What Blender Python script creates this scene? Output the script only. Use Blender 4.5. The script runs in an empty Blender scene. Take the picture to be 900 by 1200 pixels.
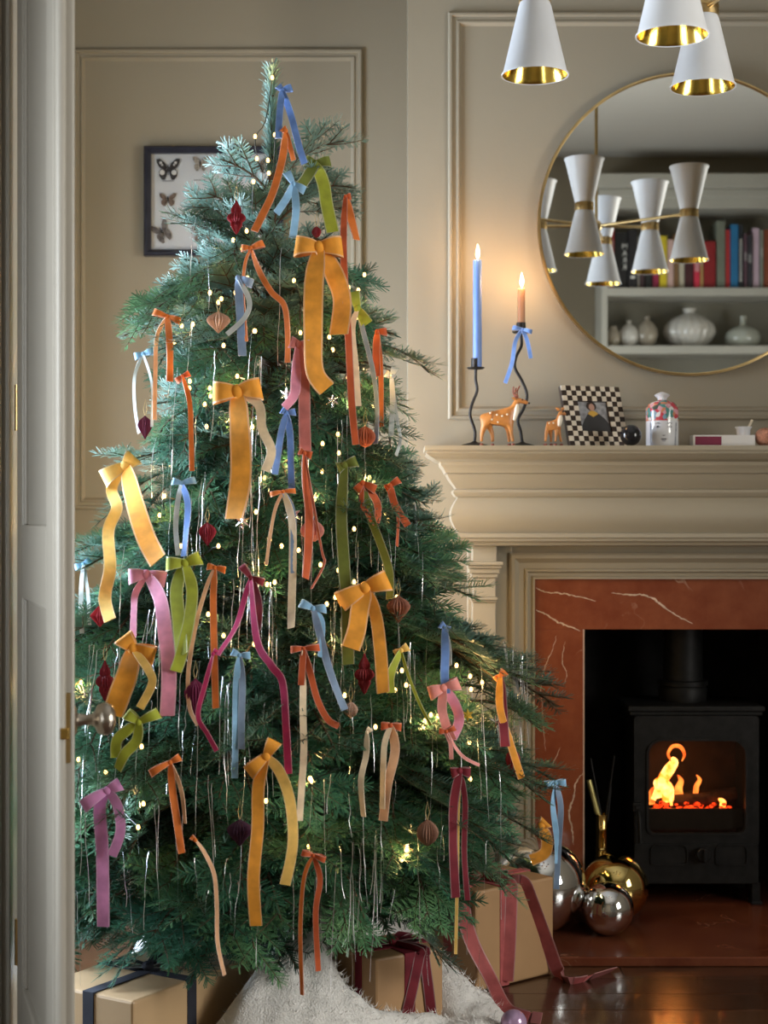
import bpy, bmesh, math, random
import numpy as np
from mathutils import Vector, Matrix
PI = math.pi
rad = math.radians
scene = bpy.context.scene
COL = scene.collection

# ------------------------------------------------------------------ camera, world, light, exposure
CAMZ, F, VX, HY = 1.125, 1875.0, 462.0, 612.0       # eye height, focal length in pixels of a 900x1200 frame, vanishing point
cam_data = bpy.data.cameras.new('camera')
cam = bpy.data.objects.new('camera', cam_data)
COL.objects.link(cam)
cam.location = (0, 0, CAMZ)
cam.rotation_euler = (rad(90), 0, 0)
cam_data.sensor_fit = 'AUTO'
cam_data.sensor_width = 36.0
cam_data.lens = F * 36.0 / 1200.0
cam_data.shift_x = (450.0 - VX) / 1200.0
cam_data.shift_y = (HY - 600.0) / 1200.0
cam_data.clip_start = 0.02
cam_data.dof.use_dof = True
cam_data.dof.focus_distance = 3.55
cam_data.dof.aperture_fstop = 4.5
scene.camera = cam

world = bpy.data.worlds.new('daylight_sky')
scene.world = world
world.use_nodes = True
bg = world.node_tree.nodes['Background']
bg.inputs['Color'].default_value = (0.72, 0.85, 1.0, 1)
bg.inputs['Strength'].default_value = 1.2

def area_light(name, loc, rot, sx, sy, power, col):
    l = bpy.data.lights.new(name, 'AREA')
    l.shape = 'RECTANGLE'; l.size = sx; l.size_y = sy; l.energy = power; l.color = col
    o = bpy.data.objects.new(name, l); COL.objects.link(o)
    o.location = loc; o.rotation_euler = rot
    return o
# overcast daylight just outside the three sash windows
area_light('daylight_tree_window', (-1.64, 3.78, 1.12), (0, rad(-90), 0), 1.65, .92, 200, (0.70, 0.82, 1.0))
area_light('daylight_left_window', (-1.66, 1.45, 1.27), (0, rad(-90), 0), 1.4, 1.5, 88, (0.92, 0.96, 1.0))
area_light('daylight_right_window', (3.10, 1.70, 1.42), (0, rad(90), 0), 1.4, 1.5, 132, (1.0, 0.95, 0.87))

vs = scene.view_settings
vs.view_transform = 'Standard'
vs.look = 'None'
vs.gamma = 1.0
vs.use_curve_mapping = False
vs.exposure = 0.12
scene.cycles.max_bounces = 8
scene.cycles.diffuse_bounces = 4
scene.cycles.glossy_bounces = 5
scene.cycles.transparent_max_bounces = 12
scene.cycles.caustics_reflective = False
scene.cycles.caustics_refractive = False
scene.cycles.sample_clamp_indirect = 4.0

# ------------------------------------------------------------------ helpers
def P(px, py, Y):
    """the world point that stands at depth Y behind a pixel of the 900x1200 photograph"""
    return Vector(((px - VX) * Y / F, Y, CAMZ + (HY - py) * Y / F))
def XP(px, Y): return (px - VX) * Y / F
def ZP(py, Y): return CAMZ + (HY - py) * Y / F

class G:
    """collects the faces of one mesh"""
    def __init__(s): s.v = []; s.f = []; s.m = []
    def add(s, vs, fs, m=0):
        b = len(s.v); s.v.extend([tuple(q) for q in vs])
        for k, f in enumerate(fs):
            s.f.append([b + i for i in f]); s.m.append(m[k] if isinstance(m, (list, tuple)) else m)
        return s
    def box(s, x0, x1, y0, y1, z0, z1, m=0):
        vs = [(x0,y0,z0),(x1,y0,z0),(x1,y1,z0),(x0,y1,z0),(x0,y0,z1),(x1,y0,z1),(x1,y1,z1),(x0,y1,z1)]
        return s.add(vs, [(3,2,1,0),(4,5,6,7),(0,1,5,4),(1,2,6,5),(2,3,7,6),(3,0,4,7)], m)
    def obox(s, c, ux, uy, hz0, hz1, hx, hy, m=0):
        """box with horizontal axes ux, uy (unit 2d), half sizes hx, hy, from z hz0 to hz1 about centre c"""
        vs = []
        for z in (hz0, hz1):
            for a, b in ((-1,-1),(1,-1),(1,1),(-1,1)):
                vs.append((c[0]+ux[0]*a*hx+uy[0]*b*hy, c[1]+ux[1]*a*hx+uy[1]*b*hy, z))
        return s.add(vs, [(3,2,1,0),(4,5,6,7),(0,1,5,4),(1,2,6,5),(2,3,7,6),(3,0,4,7)], m)
    def lathe(s, prof, c=(0,0,0), seg=24, axis='Z', m=0, rfun=None, ms=None, cap=True):
        vs = []; fs = []; mm = []
        n = len(prof)
        for i, (r, h) in enumerate(prof):
            for k in range(seg):
                a = 2*PI*k/seg
                rr = r * (rfun(a, i/(n-1)) if rfun else 1)
                x, y = rr*math.cos(a), rr*math.sin(a)
                p = (x, y, h) if axis == 'Z' else ((x, -h, y) if axis == 'Y' else (h, x, y))
                vs.append((c[0]+p[0], c[1]+p[1], c[2]+p[2]))
        for i in range(n-1):
            for k in range(seg):
                k2 = (k+1) % seg
                fs.append((i*seg+k, i*seg+k2, (i+1)*seg+k2, (i+1)*seg+k)); mm.append(ms[i] if ms else m)
        if cap:
            if prof[0][0] > 1e-6: fs.append(tuple(range(seg-1, -1, -1))); mm.append(ms[0] if ms else m)
            if prof[-1][0] > 1e-6: fs.append(tuple((n-1)*seg+k for k in range(seg))); mm.append(ms[-1] if ms else m)
        return s.add(vs, fs, mm)
    def ball(s, c, r, seg=20, rings=12, m=0, sc=(1,1,1)):
        vs = [(c[0], c[1], c[2]-r*sc[2])]
        for i in range(1, rings):
            t = -PI/2 + PI*i/rings
            for k in range(seg):
                a = 2*PI*k/seg
                vs.append((c[0]+r*sc[0]*math.cos(t)*math.cos(a), c[1]+r*sc[1]*math.cos(t)*math.sin(a), c[2]+r*sc[2]*math.sin(t)))
        vs.append((c[0], c[1], c[2]+r*sc[2]))
        fs = []
        for k in range(seg):
            k2 = (k+1) % seg
            fs.append((0, 1+k2, 1+k))
            for i in range(rings-2):
                a, b = 1+i*seg, 1+(i+1)*seg
                fs.append((a+k, a+k2, b+k2, b+k))
            b = 1+(rings-2)*seg
            fs.append((b+k, b+k2, len(vs)-1))
        return s.add(vs, fs, m)
    def tube(s, pts, r, seg=8, m=0, cap=True):
        pts = [Vector(p) for p in pts]; n = len(pts)
        rs = r if isinstance(r, (list, tuple)) else [r]*n
        t0 = (pts[1]-pts[0]).normalized()
        up = Vector((0,0,1)) if abs(t0.z) < .9 else Vector((1,0,0))
        u = t0.cross(up).normalized()
        vs = []
        for i in range(n):
            t = (pts[min(i+1,n-1)]-pts[max(i-1,0)])
            t = t.normalized() if t.length > 1e-9 else t0
            u = (u - t*u.dot(t)); u = u.normalized() if u.length > 1e-6 else t.orthogonal().normalized()
            w = t.cross(u)
            for k in range(seg):
                a = 2*PI*k/seg
                vs.append(pts[i] + (u*math.cos(a)+w*math.sin(a))*rs[i])
        fs = []
        for i in range(n-1):
            for k in range(seg):
                k2 = (k+1) % seg
                fs.append((i*seg+k, i*seg+k2, (i+1)*seg+k2, (i+1)*seg+k))
        if cap:
            fs.append(tuple(range(seg-1,-1,-1))); fs.append(tuple((n-1)*seg+k for k in range(seg)))
        return s.add(vs, fs, m)
    def prism_y(s, poly, y0, y1, m=0):
        """polygon in the x-z plane (counter-clockwise seen from the camera) extruded from y0 (near) to y1"""
        n = len(poly)
        vs = [(x, y0, z) for x, z in poly] + [(x, y1, z) for x, z in poly]
        fs = [tuple(range(n)), tuple(range(2*n-1, n-1, -1))] + [(i, i+n, (i+1)%n+n, (i+1)%n) for i in range(n)]
        return s.add(vs, fs, m)
    def strip(s, pts, sides, widths, th=.0009):
        """a ribbon: centre line, unit side vectors, widths; material 0 pile, 1 selvedge, 2 back"""
        n = len(pts); vs = []
        for i in range(n):
            p = Vector(pts[i]); sd = Vector(sides[i])
            t = (Vector(pts[min(i+1,n-1)])-Vector(pts[max(i-1,0)])).normalized()
            nn = t.cross(sd); nn = nn.normalized() if nn.length > 1e-6 else Vector((0,-1,0))
            w = widths[i]; e = min(.42, .5-.0011/max(w,.003))
            for q, d in ((-.5,1),(-e,1),(e,1),(.5,1),(.5,-1),(-.5,-1)):
                vs.append(p + sd*w*q + nn*d*th)
        fs = []; ms = []
        mats = (1,0,1,1,2,1)
        for i in range(n-1):
            for k in range(6):
                k2 = (k+1) % 6
                fs.append((i*6+k, i*6+k2, (i+1)*6+k2, (i+1)*6+k)); ms.append(mats[k])
        fs.append((5,4,3,2,1,0)); ms.append(1)
        fs.append(tuple((n-1)*6+k for k in range(6))); ms.append(1)
        return s.add(vs, fs, ms)

WL = {}                                               # world origin of every object built
def base_of(g):
    a = np.array(g.v); lo, hi = a.min(0), a.max(0)
    return Vector(((lo[0]+hi[0])/2, (lo[1]+hi[1])/2, lo[2]))
def mesh_from(name, g, origin=(0,0,0), smooth=None):
    me = bpy.data.meshes.new(name)
    o = Vector(origin)
    me.from_pydata([(x-o.x, y-o.y, z-o.z) for x, y, z in g.v], [], g.f)
    me.polygons.foreach_set('material_index', g.m)
    me.update()
    if smooth is not None:
        me.shade_smooth(); me.set_sharp_from_angle(angle=rad(smooth))
    return me
def obj(name, g, mats, parent=None, smooth=None, bevel=0, subsurf=0):
    if isinstance(mats, bpy.types.Material): mats = [mats]
    org = WL[parent.name] if parent else base_of(g)
    me = mesh_from(name, g, org, smooth)
    for m in mats: me.materials.append(m)
    o = bpy.data.objects.new(name, me); COL.objects.link(o)
    if parent: o.parent = parent
    else: o.location = org
    WL[o.name] = Vector(org)
    if bevel:
        b = o.modifiers.new('bevel', 'BEVEL'); b.width = bevel; b.segments = 2; b.limit_method = 'ANGLE'; b.angle_limit = rad(40)
    if subsurf:
        b = o.modifiers.new('subdivision', 'SUBSURF'); b.levels = subsurf; b.render_levels = subsurf
    return o
def thing(name, label, cat, loc, group=None):
    o = bpy.data.objects.new(name, None); COL.objects.link(o)
    o.location = loc; o.empty_display_size = .05
    WL[o.name] = Vector(loc)
    o['label'] = label; o['category'] = cat
    if group: o['group'] = group
    return o
def tag(o, label, cat, group=None, kind=None):
    o['label'] = label; o['category'] = cat
    if group: o['group'] = group
    if kind: o['kind'] = kind
    return o
def struct(name, g, mats, label, cat, smooth=None, bevel=0):
    o = obj(name, g, mats, None, smooth, bevel)
    o['kind'] = 'structure'; o['label'] = label; o['category'] = cat
    return o
def smooth_path(pts, per=6):
    pts = [Vector(p) for p in pts]
    if len(pts) == 2: pts = [pts[0], (pts[0]+pts[1])/2, pts[1]]
    out = []
    n = len(pts)
    for i in range(n-1):
        p0, p1, p2, p3 = pts[max(i-1,0)], pts[i], pts[i+1], pts[min(i+2,n-1)]
        for k in range(per):
            t = k/per
            out.append(.5*((2*p1)+(p2-p0)*t+(2*p0-5*p1+4*p2-p3)*t*t+(3*p1-p0-3*p2+p3)*t**3))
    out.append(pts[-1])
    return out
def skin(name, verts, edges, radii, mat, parent, sub=2):
    me = bpy.data.meshes.new(name)
    org = WL[parent.name]
    me.from_pydata([tuple(Vector(v)-org) for v in verts], edges, [])
    me.materials.append(mat)
    o = bpy.data.objects.new(name, me); COL.objects.link(o); o.parent = parent
    WL[o.name] = Vector(org)
    sm = o.modifiers.new('skin', 'SKIN'); sm.use_smooth_shade = True
    if not me.skin_vertices: 
        bpy.context.view_layer.objects.active = o
    for i, r in enumerate(radii):
        sv = me.skin_vertices[0].data[i]; sv.radius = (r, r) if not isinstance(r, tuple) else r; sv.use_root = (i == 0)
    ss = o.modifiers.new('subdivision', 'SUBSURF'); ss.levels = sub; ss.render_levels = sub
    return o

# ------------------------------------------------------------------ materials
def M(name, col, rough=.5, metal=0., var=.10, vs=9., bump=0., bs=150., sheen=0., coat=0., trans=0., col2=None, detail=3., stretch=None, spec=None):
    m = bpy.data.materials.new(name); m.use_nodes = True
    nt = m.node_tree; N = nt.nodes; L = nt.links
    b = N['Principled BSDF']
    b.inputs['Roughness'].default_value = rough; b.inputs['Metallic'].default_value = metal
    if sheen: b.inputs['Sheen Weight'].default_value = sheen*.35; b.inputs['Sheen Roughness'].default_value = .4; b.inputs['Sheen Tint'].default_value = (min(1,col[0]*1.3+.03), min(1,col[1]*1.3+.03), min(1,col[2]*1.3+.03), 1)
    if coat: b.inputs['Coat Weight'].default_value = coat; b.inputs['Coat Roughness'].default_value = .08
    if trans: b.inputs['Transmission Weight'].default_value = trans
    if spec is not None: b.inputs['Specular IOR Level'].default_value = spec
    tc = N.new('ShaderNodeTexCoord'); src = tc.outputs['Object']
    if stretch:
        mp = N.new('ShaderNodeMapping'); mp.inputs['Scale'].default_value = stretch; L.new(src, mp.inputs['Vector']); src = mp.outputs['Vector']
    nz = N.new('ShaderNodeTexNoise'); nz.inputs['Scale'].default_value = vs; nz.inputs['Detail'].default_value = detail
    L.new(src, nz.inputs['Vector'])
    mx = N.new('ShaderNodeMix'); mx.data_type = 'RGBA'
    c2 = col2 if col2 else tuple(min(1, c*(1+var)+var*.02) for c in col)
    c1 = col if col2 else tuple(c*(1-var) for c in col)
    mx.inputs[6].default_value = (*c1, 1); mx.inputs[7].default_value = (*c2, 1)
    rp = N.new('ShaderNodeMapRange'); rp.inputs[1].default_value = .3; rp.inputs[2].default_value = .7
    L.new(nz.outputs['Fac'], rp.inputs[0]); L.new(rp.outputs[0], mx.inputs[0]); L.new(mx.outputs[2], b.inputs['Base Color'])
    if bump:
        n2 = N.new('ShaderNodeTexNoise'); n2.inputs['Scale'].default_value = bs; n2.inputs['Detail'].default_value = 2
        L.new(src, n2.inputs['Vector'])
        bp = N.new('ShaderNodeBump'); bp.inputs['Strength'].default_value = bump; bp.inputs['Distance'].default_value = .004
        L.new(n2.outputs['Fac'], bp.inputs['Height']); L.new(bp.outputs['Normal'], b.inputs['Normal'])
    return m
def emission(name, c1, c2, strength, vs=20.):
    m = bpy.data.materials.new(name); m.use_nodes = True
    nt = m.node_tree; N = nt.nodes; L = nt.links
    N.remove(N['Principled BSDF'])
    e = N.new('ShaderNodeEmission'); e.inputs['Strength'].default_value = strength
    tc = N.new('ShaderNodeTexCoord'); nz = N.new('ShaderNodeTexNoise'); nz.inputs['Scale'].default_value = vs
    L.new(tc.outputs['Object'], nz.inputs['Vector'])
    cr = N.new('ShaderNodeValToRGB'); cr.color_ramp.elements[0].color = (*c1, 1); cr.color_ramp.elements[1].color = (*c2, 1)
    cr.color_ramp.elements[0].position = .35; cr.color_ramp.elements[1].position = .65
    L.new(nz.outputs['Fac'], cr.inputs['Fac']); L.new(cr.outputs['Color'], e.inputs['Color']); L.new(e.outputs[0], N['Material Output'].inputs['Surface'])
    return m

m_wall = M('greige_wall_paint', (.262,.222,.156), .62, var=.03, vs=2.5, bump=.05, bs=120)
m_mantel = M('greige_satin_wood_paint', (.345,.297,.216), .42, var=.03, vs=3, bump=.03, bs=90)
m_ceiling = M('white_ceiling_paint', (.54,.52,.48), .8, var=.02, vs=2)
m_door = M('off_white_door_paint', (.36,.335,.29), .4, var=.03, vs=3)
m_white_wood = M('white_painted_wood', (.46,.45,.40), .45, var=.03, vs=4)
m_shelfback = M('grey_green_shelf_paint', (.22,.21,.17), .6, var=.04, vs=4)
m_plank = [M('dark_oiled_oak_%d' % i, c, .22, var=.45, vs=7, detail=6, stretch=(1.2,14,3), bump=.12, bs=18, coat=.35) for i, c in enumerate([(.075,.030,.013),(.060,.024,.011),(.095,.040,.017)])]
m_gap = M('floor_joint_dirt', (.02,.012,.008), .8)
m_brass = M('polished_brass', (.78,.52,.16), .14, 1., var=.06, vs=30)
m_brass_dull = M('aged_brass', (.62,.44,.20), .28, 1., var=.10, vs=25)
m_nickel = M('brushed_nickel', (.42,.37,.31), .3, 1., var=.1, vs=40)
m_iron = M('black_wrought_iron', (.018,.016,.015), .45, .6, var=.3, vs=60, bump=.1, bs=300)
m_stove = M('black_cast_iron', (.009,.009,.009), .5, 0, var=.25, vs=40, bump=.08, bs=260, spec=.25)
m_soot = M('sooty_black_render', (.010,.009,.009), .9, var=.4, vs=12, bump=.4, bs=40)
m_shade = M('white_metal_shade', (.66,.66,.67), .45, var=.02, vs=20)
m_gold_in = M('gold_leaf_lining', (.85,.58,.12), .16, 1., var=.15, vs=30)

def marble_mat(name, base, base2, vein):
    m = bpy.data.materials.new(name); m.use_nodes = True
    nt = m.node_tree; N = nt.nodes; L = nt.links; b = N['Principled BSDF']
    b.inputs['Roughness'].default_value = .22
    tc = N.new('ShaderNodeTexCoord')
    n1 = N.new('ShaderNodeTexNoise'); n1.inputs['Scale'].default_value = 9; n1.inputs['Detail'].default_value = 8; n1.inputs['Roughness'].default_value = .65
    L.new(tc.outputs['Object'], n1.inputs['Vector'])
    mx = N.new('ShaderNodeMix'); mx.data_type = 'RGBA'; mx.inputs[6].default_value = (*base,1); mx.inputs[7].default_value = (*base2,1)
    rp = N.new('ShaderNodeMapRange'); rp.inputs[1].default_value = .35; rp.inputs[2].default_value = .68
    L.new(n1.outputs['Fac'], rp.inputs[0]); L.new(rp.outputs[0], mx.inputs[0])
    # veins: the thin zero line of a distorted noise
    n2 = N.new('ShaderNodeTexNoise'); n2.inputs['Scale'].default_value = 3.1; n2.inputs['Detail'].default_value = 5; n2.inputs['Distortion'].default_value = .8
    L.new(tc.outputs['Object'], n2.inputs['Vector'])
    s = N.new('ShaderNodeMath'); s.operation = 'SUBTRACT'; s.inputs[1].default_value = .5; L.new(n2.outputs['Fac'], s.inputs[0])
    a = N.new('ShaderNodeMath'); a.operation = 'ABSOLUTE'; L.new(s.outputs[0], a.inputs[0])
    r2 = N.new('ShaderNodeMapRange'); r2.inputs[1].default_value = .0; r2.inputs[2].default_value = .006; r2.inputs[3].default_value = .5; r2.inputs[4].default_value = 0
    L.new(a.outputs[0], r2.inputs[0])
    n3 = N.new('ShaderNodeTexNoise'); n3.inputs['Scale'].default_value = 6; L.new(tc.outputs['Object'], n3.inputs['Vector'])
    r3 = N.new('ShaderNodeMapRange'); r3.inputs[1].default_value = .5; r3.inputs[2].default_value = .62; L.new(n3.outputs['Fac'], r3.inputs[0])
    mu = N.new('ShaderNodeMath'); mu.operation = 'MULTIPLY'; L.new(r2.outputs[0], mu.inputs[0]); L.new(r3.outputs[0], mu.inputs[1])
    m2 = N.new('ShaderNodeMix'); m2.data_type = 'RGBA'; m2.inputs[7].default_value = (*vein,1)
    L.new(mx.outputs[2], m2.inputs[6]); L.new(mu.outputs[0], m2.inputs[0]); L.new(m2.outputs[2], b.inputs['Base Color'])
    return m
m_marble = marble_mat('red_marble', (.19,.044,.017), (.26,.075,.031), (.62,.45,.32))
m_hearth = marble_mat('dark_red_polished_marble', (.13,.032,.015), (.20,.06,.028), (.45,.28,.18))
m_vein = M('cream_marble_vein', (.62,.46,.33), .25, var=.2, vs=60)

def glass_mat(name, tint=(1,1,1), gloss=.05):
    m = bpy.data.materials.new(name); m.use_nodes = True
    nt = m.node_tree; N = nt.nodes; L = nt.links
    N.remove(N['Principled BSDF'])
    tr = N.new('ShaderNodeBsdfTransparent'); tr.inputs['Color'].default_value = (*tint,1)
    gl = N.new('ShaderNodeBsdfGlossy'); gl.inputs['Roughness'].default_value = .02
    lw = N.new('ShaderNodeLayerWeight'); lw.inputs['Blend'].default_value = .25
    ad = N.new('ShaderNodeMath'); ad.operation = 'MULTIPLY_ADD'; ad.inputs[1].default_value = .5; ad.inputs[2].default_value = gloss
    L.new(lw.outputs['Fresnel'], ad.inputs[0])
    mx = N.new('ShaderNodeMixShader'); L.new(ad.outputs[0], mx.inputs[0]); L.new(tr.outputs[0], mx.inputs[1]); L.new(gl.outputs[0], mx.inputs[2])
    L.new(mx.outputs[0], N['Material Output'].inputs['Surface'])
    return m
m_glass = glass_mat('window_glass', (.97,.98,.98), .02)
m_mirror = bpy.data.materials.new('mirror_silver'); m_mirror.use_nodes = True
_b = m_mirror.node_tree.nodes['Principled BSDF']; _b.inputs['Metallic'].default_value = 1; _b.inputs['Roughness'].default_value = .0; _b.inputs['Base Color'].default_value = (.86,.88,.86,1)

# ------------------------------------------------------------------ the room
YB, YA = 4.50, 4.85                                  # chimney breast face, alcove wall face
XL, XR, YR, ZC = -1.45, 2.90, -0.66, 3.32            # left, right, rear walls, ceiling
BX0, BX1 = XP(478, YB), 1.62                         # chimney breast edges
FCX = 0.84                                           # fireplace centre line

# floor: a dark sub-floor with separate boards on it
floor = struct('floor', G().box(XL-.1, XR+.1, YR-.1, 5.05, -.06, -.004), m_gap, 'dark oiled oak plank floor of the whole room', 'floor')
rng = random.Random(4)
plank_w, plank_l = .128, 1.46
plank_meshes = []
for k in range(3):
    g = G().box(-plank_l/2+.0012, plank_l/2-.0012, -plank_w/2+.0012, plank_w/2-.0012, -.02, 0)
    me = mesh_from('plank', g); me.materials.append(m_plank[k]); plank_meshes.append(me)
row = 0
y = YR + plank_w/2
while y < 4.86:
    x = XL + plank_l/2 - rng.choice((0, .5, .9, 1.2))
    while x - plank_l/2 < XR:
        o = bpy.data.objects.new('plank', rng.choice(plank_meshes)); COL.objects.link(o); o.parent = floor
        o.location = Vector((x, y, rng.uniform(-.0006, 0))) - WL['floor']
        x += plank_l
    y += plank_w; row += 1

struct('ceiling', G().box(XL-.1, XR+.1, YR-.1, 5.05, ZC, ZC+.1), m_ceiling, 'plain white painted ceiling', 'ceiling')

def wall_x(name, x0, x1, y0, y1, hole, label):
    """wall with a window hole (y0, y1, z0, z1), normal along x"""
    g = G(); q = y0
    for a, b, c, d in hole:
        g.box(x0, x1, q, a, 0, ZC); g.box(x0, x1, a, b, 0, c); g.box(x0, x1, a, b, d, ZC); q = b
    g.box(x0, x1, q, y1, 0, ZC)
    return struct(name, g, m_wall, label, 'wall')
HL = (3.32, 4.24, .28, 1.96); HL2 = (.70, 2.20, .55, 2.00); HR = (.95, 2.45, .70, 2.15)
wall_x('wall_left', XL-.12, XL, YR, YA+.12, (HL2, HL), 'greige side wall behind the tree with the sash window')
wall_x('wall_right', XR, XR+.12, YR, YA+.12, (HR,), 'greige side wall opposite the tree with the tall window')
struct('wall_rear', G().box(XL-.12, XR+.12, YR-.12, YR, 0, ZC), m_wall, 'greige wall behind the bookcase, seen in the mirror', 'wall')
struct('wall_alcove', G().box(XL-.12, BX0+.02, YA, YA+.12, 0, ZC), m_wall, 'shaded greige alcove wall behind the tree top', 'wall')
struct('wall_alcove_right', G().box(BX1-.02, XR+.12, YA, YA+.12, 0, ZC), m_wall, 'greige alcove wall right of the chimney breast', 'wall')
OX0, OX1, OZ = XP(684, 4.47), 2*FCX - XP(684, 4.47), ZP(738, 4.47)      # firebox opening
g = G().box(BX0, OX0-.03, YB, 5.05, 0, ZC).box(OX1+.03, BX1, YB, 5.05, 0, ZC).box(OX0-.03, OX1+.03, YB, 5.05, OZ+.03, ZC)
struct('wall_fireplace', g, m_wall, 'lit greige chimney breast above and around the fireplace', 'wall')

def sash(name, x, hole, inward, label):
    a, b, c, d = hole; w = .045
    g = G().box(x-.05, x+.05, a, a+w, c, d).box(x-.05, x+.05, b-w, b, c, d).box(x-.05, x+.05, a, b, c, c+w).box(x-.05, x+.05, a, b, d-w, d)
    r = struct(name, g, m_white_wood, label, 'window', bevel=.004)
    zm = (c+d)/2
    obj('meeting_rail', G().box(x-.03, x+.03, a+w, b-w, zm-.025, zm+.025), m_white_wood, r, bevel=.003)
    ym = (a+b)/2
    obj('glazing_bar', G().box(x-.015, x+.015, ym-.012, ym+.012, c+w, d-w), m_white_wood, r)
    for y0, y1 in ((a+w, ym-.012), (ym+.012, b-w)):
        for z0, z1 in ((c+w, zm-.025), (zm+.025, d-w)):
            obj('pane', G().box(x-.002, x+.002, y0, y1, z0, z1), m_glass, r)
    obj('window_sill', G().box(min(x, x+inward*.16), max(x, x+inward*.16), a-.05, b+.05, c-.04, c), m_white_wood, r, bevel=.006)
sash('window_1', XL-.07, HL, 1, 'white sash window in the side wall beside the tree')
sash('window_3', XL-.07, HL2, 1, 'white sash window in the side wall before the folding door')
w1 = bpy.data.objects['window_1']
for k in range(2):                                   # unseen leaves added beyond the tree window to shade the alcove wall's left part
    obj('added_shade_leaf', G().box(XL, XL+.27, 4.27+.026*k, 4.292+.026*k, .26, 2.02), m_white_wood, w1, bevel=.003)
sash('window_2', XR+.07, HR, -1, 'tall white sash window in the side wall opposite the tree')

# baseboards
def skirting(name, x0, x1, y, label):
    g = G().box(x0, x1, y-.02, y, 0, .15).box(x0, x1, y-.014, y, .15, .175)
    struct(name, g, m_mantel, label, 'baseboard', bevel=.003)
skirting('baseboard_alcove', XL, BX0, YA, 'tall greige skirting board along the alcove wall')

# applied panel mouldings on the walls
def moulding_frame(name, x0, x1, z0, z1, y, label, w=.050):
    """mitred picture-frame moulding, profile (distance in from the outer edge, projection)"""
    prof = [(0,0),(0,.012),(.006,.017),(.013,.017),(.017,.009),(.030,.009),(.034,.013),(.040,.013),(.046,.004),(.050,0)]
    k = w/.050
    vs = []; n = len(prof)
    for d, p in prof:
        d *= k; p *= k
        vs += [(x0+d, y-p, z0+d), (x1-d, y-p, z0+d), (x1-d, y-p, z1-d), (x0+d, y-p, z1-d)]
    fs = []
    for i in range(n-1):
        for c in range(4):
            c2 = (c+1) % 4
            fs.append((i*4+c, i*4+c2, (i+1)*4+c2, (i+1)*4+c))
    return struct(name, G().add(vs, fs), m_wall, label, 'moulding', smooth=30)
moulding_frame('trim_1', XP(86, YA), XP(425, YA), ZP(597, YA), ZP(58, YA), YA, 'rectangular panel moulding on the alcove wall around the butterfly case', .036)
moulding_frame('trim_2', XP(525, YB), 2*FCX-XP(525, YB), ZP(492, YB), ZP(15, YB), YB, 'rectangular panel moulding on the chimney breast around the mirror', .038)

# nib wall and its folding door, left foreground
hx, hy = XP(20, 3.15), 3.15                          # hinge
lx, ly = XP(62, 2.50), 2.50                          # latch corner of the visible face
jx = XP(14.5, 3.17)
struct('wall_nib', G().box(XL, jx-.09, 3.17, 3.24, 0, ZC), m_wall, 'short greige wall return at the left edge of the picture', 'wall')
g = G().box(jx-.095, jx, 3.15, 3.26, 0, 2.75).box(jx-.11, jx-.015, 3.13, 3.15, 0, 2.75)
struct('trim_3', g, m_door, 'off-white door frame post at the left picture edge', 'door frame', bevel=.006)
dv = Vector((hx-lx, hy-ly, 0)); dl = dv.length; dv.normalize(); dn = Vector((dv.y, -dv.x, 0))   # dn points right, away from the seen face
TH = .034
def leafbox(g, s0, s1, t0, t1, z0, z1):
    """box in door coordinates: s from the latch edge along the leaf, t across its thickness"""
    o = Vector((lx, ly, 0)); vs = []
    for z in (z0, z1):
        for s, t in ((s0,t0),(s1,t0),(s1,t1),(s0,t1)):
            p = o + dv*s + dn*t; vs.append((p.x, p.y, z))
    return g.add(vs, [(0,1,2,3),(7,6,5,4),(0,4,5,1),(1,5,6,2),(2,6,7,3),(3,7,4,0)])
g = G(); DZ = 2.72
leafbox(g, 0, .11, 0, TH, .01, DZ); leafbox(g, dl-.11, dl, 0, TH, .01, DZ)
for z0, z1 in ((.01,.24),(.98,1.12),(DZ-.12,DZ)): leafbox(g, .11, dl-.11, 0, TH, z0, z1)
door = struct('door_1', g, m_door, 'off-white panelled folding door standing open at the left edge', 'door', bevel=.004)
for z0, z1 in ((.24,.98),(1.12,DZ-.12)):
    obj('door_panel', leafbox(G(), .11, dl-.11, .010, TH-.010, z0, z1), m_door, door)
    for t0, t1 in ((.003,.012),(TH-.012,TH-.003)):
        g = G()
        leafbox(g, .11, .13, t0, t1, z0, z1); leafbox(g, dl-.13, dl-.11, t0, t1, z0, z1)
        obj('panel_bead', g, m_door, door, bevel=.003)
obj('edge_bead', G().tube([Vector((lx,ly,.01))+dv*.0+dn*.012, Vector((lx,ly,DZ))+dv*.0+dn*.012], .008, 10), m_door, door, smooth=60)
KZ = ZP(848, 2.52)
obj('latch_plate', leafbox(G(), -.0015, .002, .007, TH-.007, KZ-.06, KZ+.05), m_brass_dull, door)
obj('latch_bolt', leafbox(G(), -.012, 0, .010, TH-.010, KZ-.022, KZ-.004), m_brass, door, bevel=.002)
def knob(sgn, t):
    c = Vector((lx, ly, KZ)) + dv*.055 + dn*t
    prof = [(.0,0),(.026,0),(.026,.004),(.021,.008),(.011,.010),(.009,.018),(.009,.034),(.013,.038),(.022,.042),(.0265,.050),(.0265,.058),(.022,.066),(.012,.070),(0,.071)]
    g = G(); seg = 28; vs = []; ax = dn*sgn; u = dv; w = Vector((0,0,1))
    for r, h in prof:
        for k in range(seg):
            a = 2*PI*k/seg; vs.append(c + ax*h + (u*math.cos(a) + w*math.sin(a))*r)
    fs = [(i*seg+k, i*seg+(k+1)%seg, (i+1)*seg+(k+1)%seg, (i+1)*seg+k) for i in range(len(prof)-1) for k in range(seg)]
    o = obj('door_knob', g.add(vs, fs), m_nickel, door, smooth=50)
    o['label'] = 'round brushed nickel door knob'
knob(1, TH)
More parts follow.
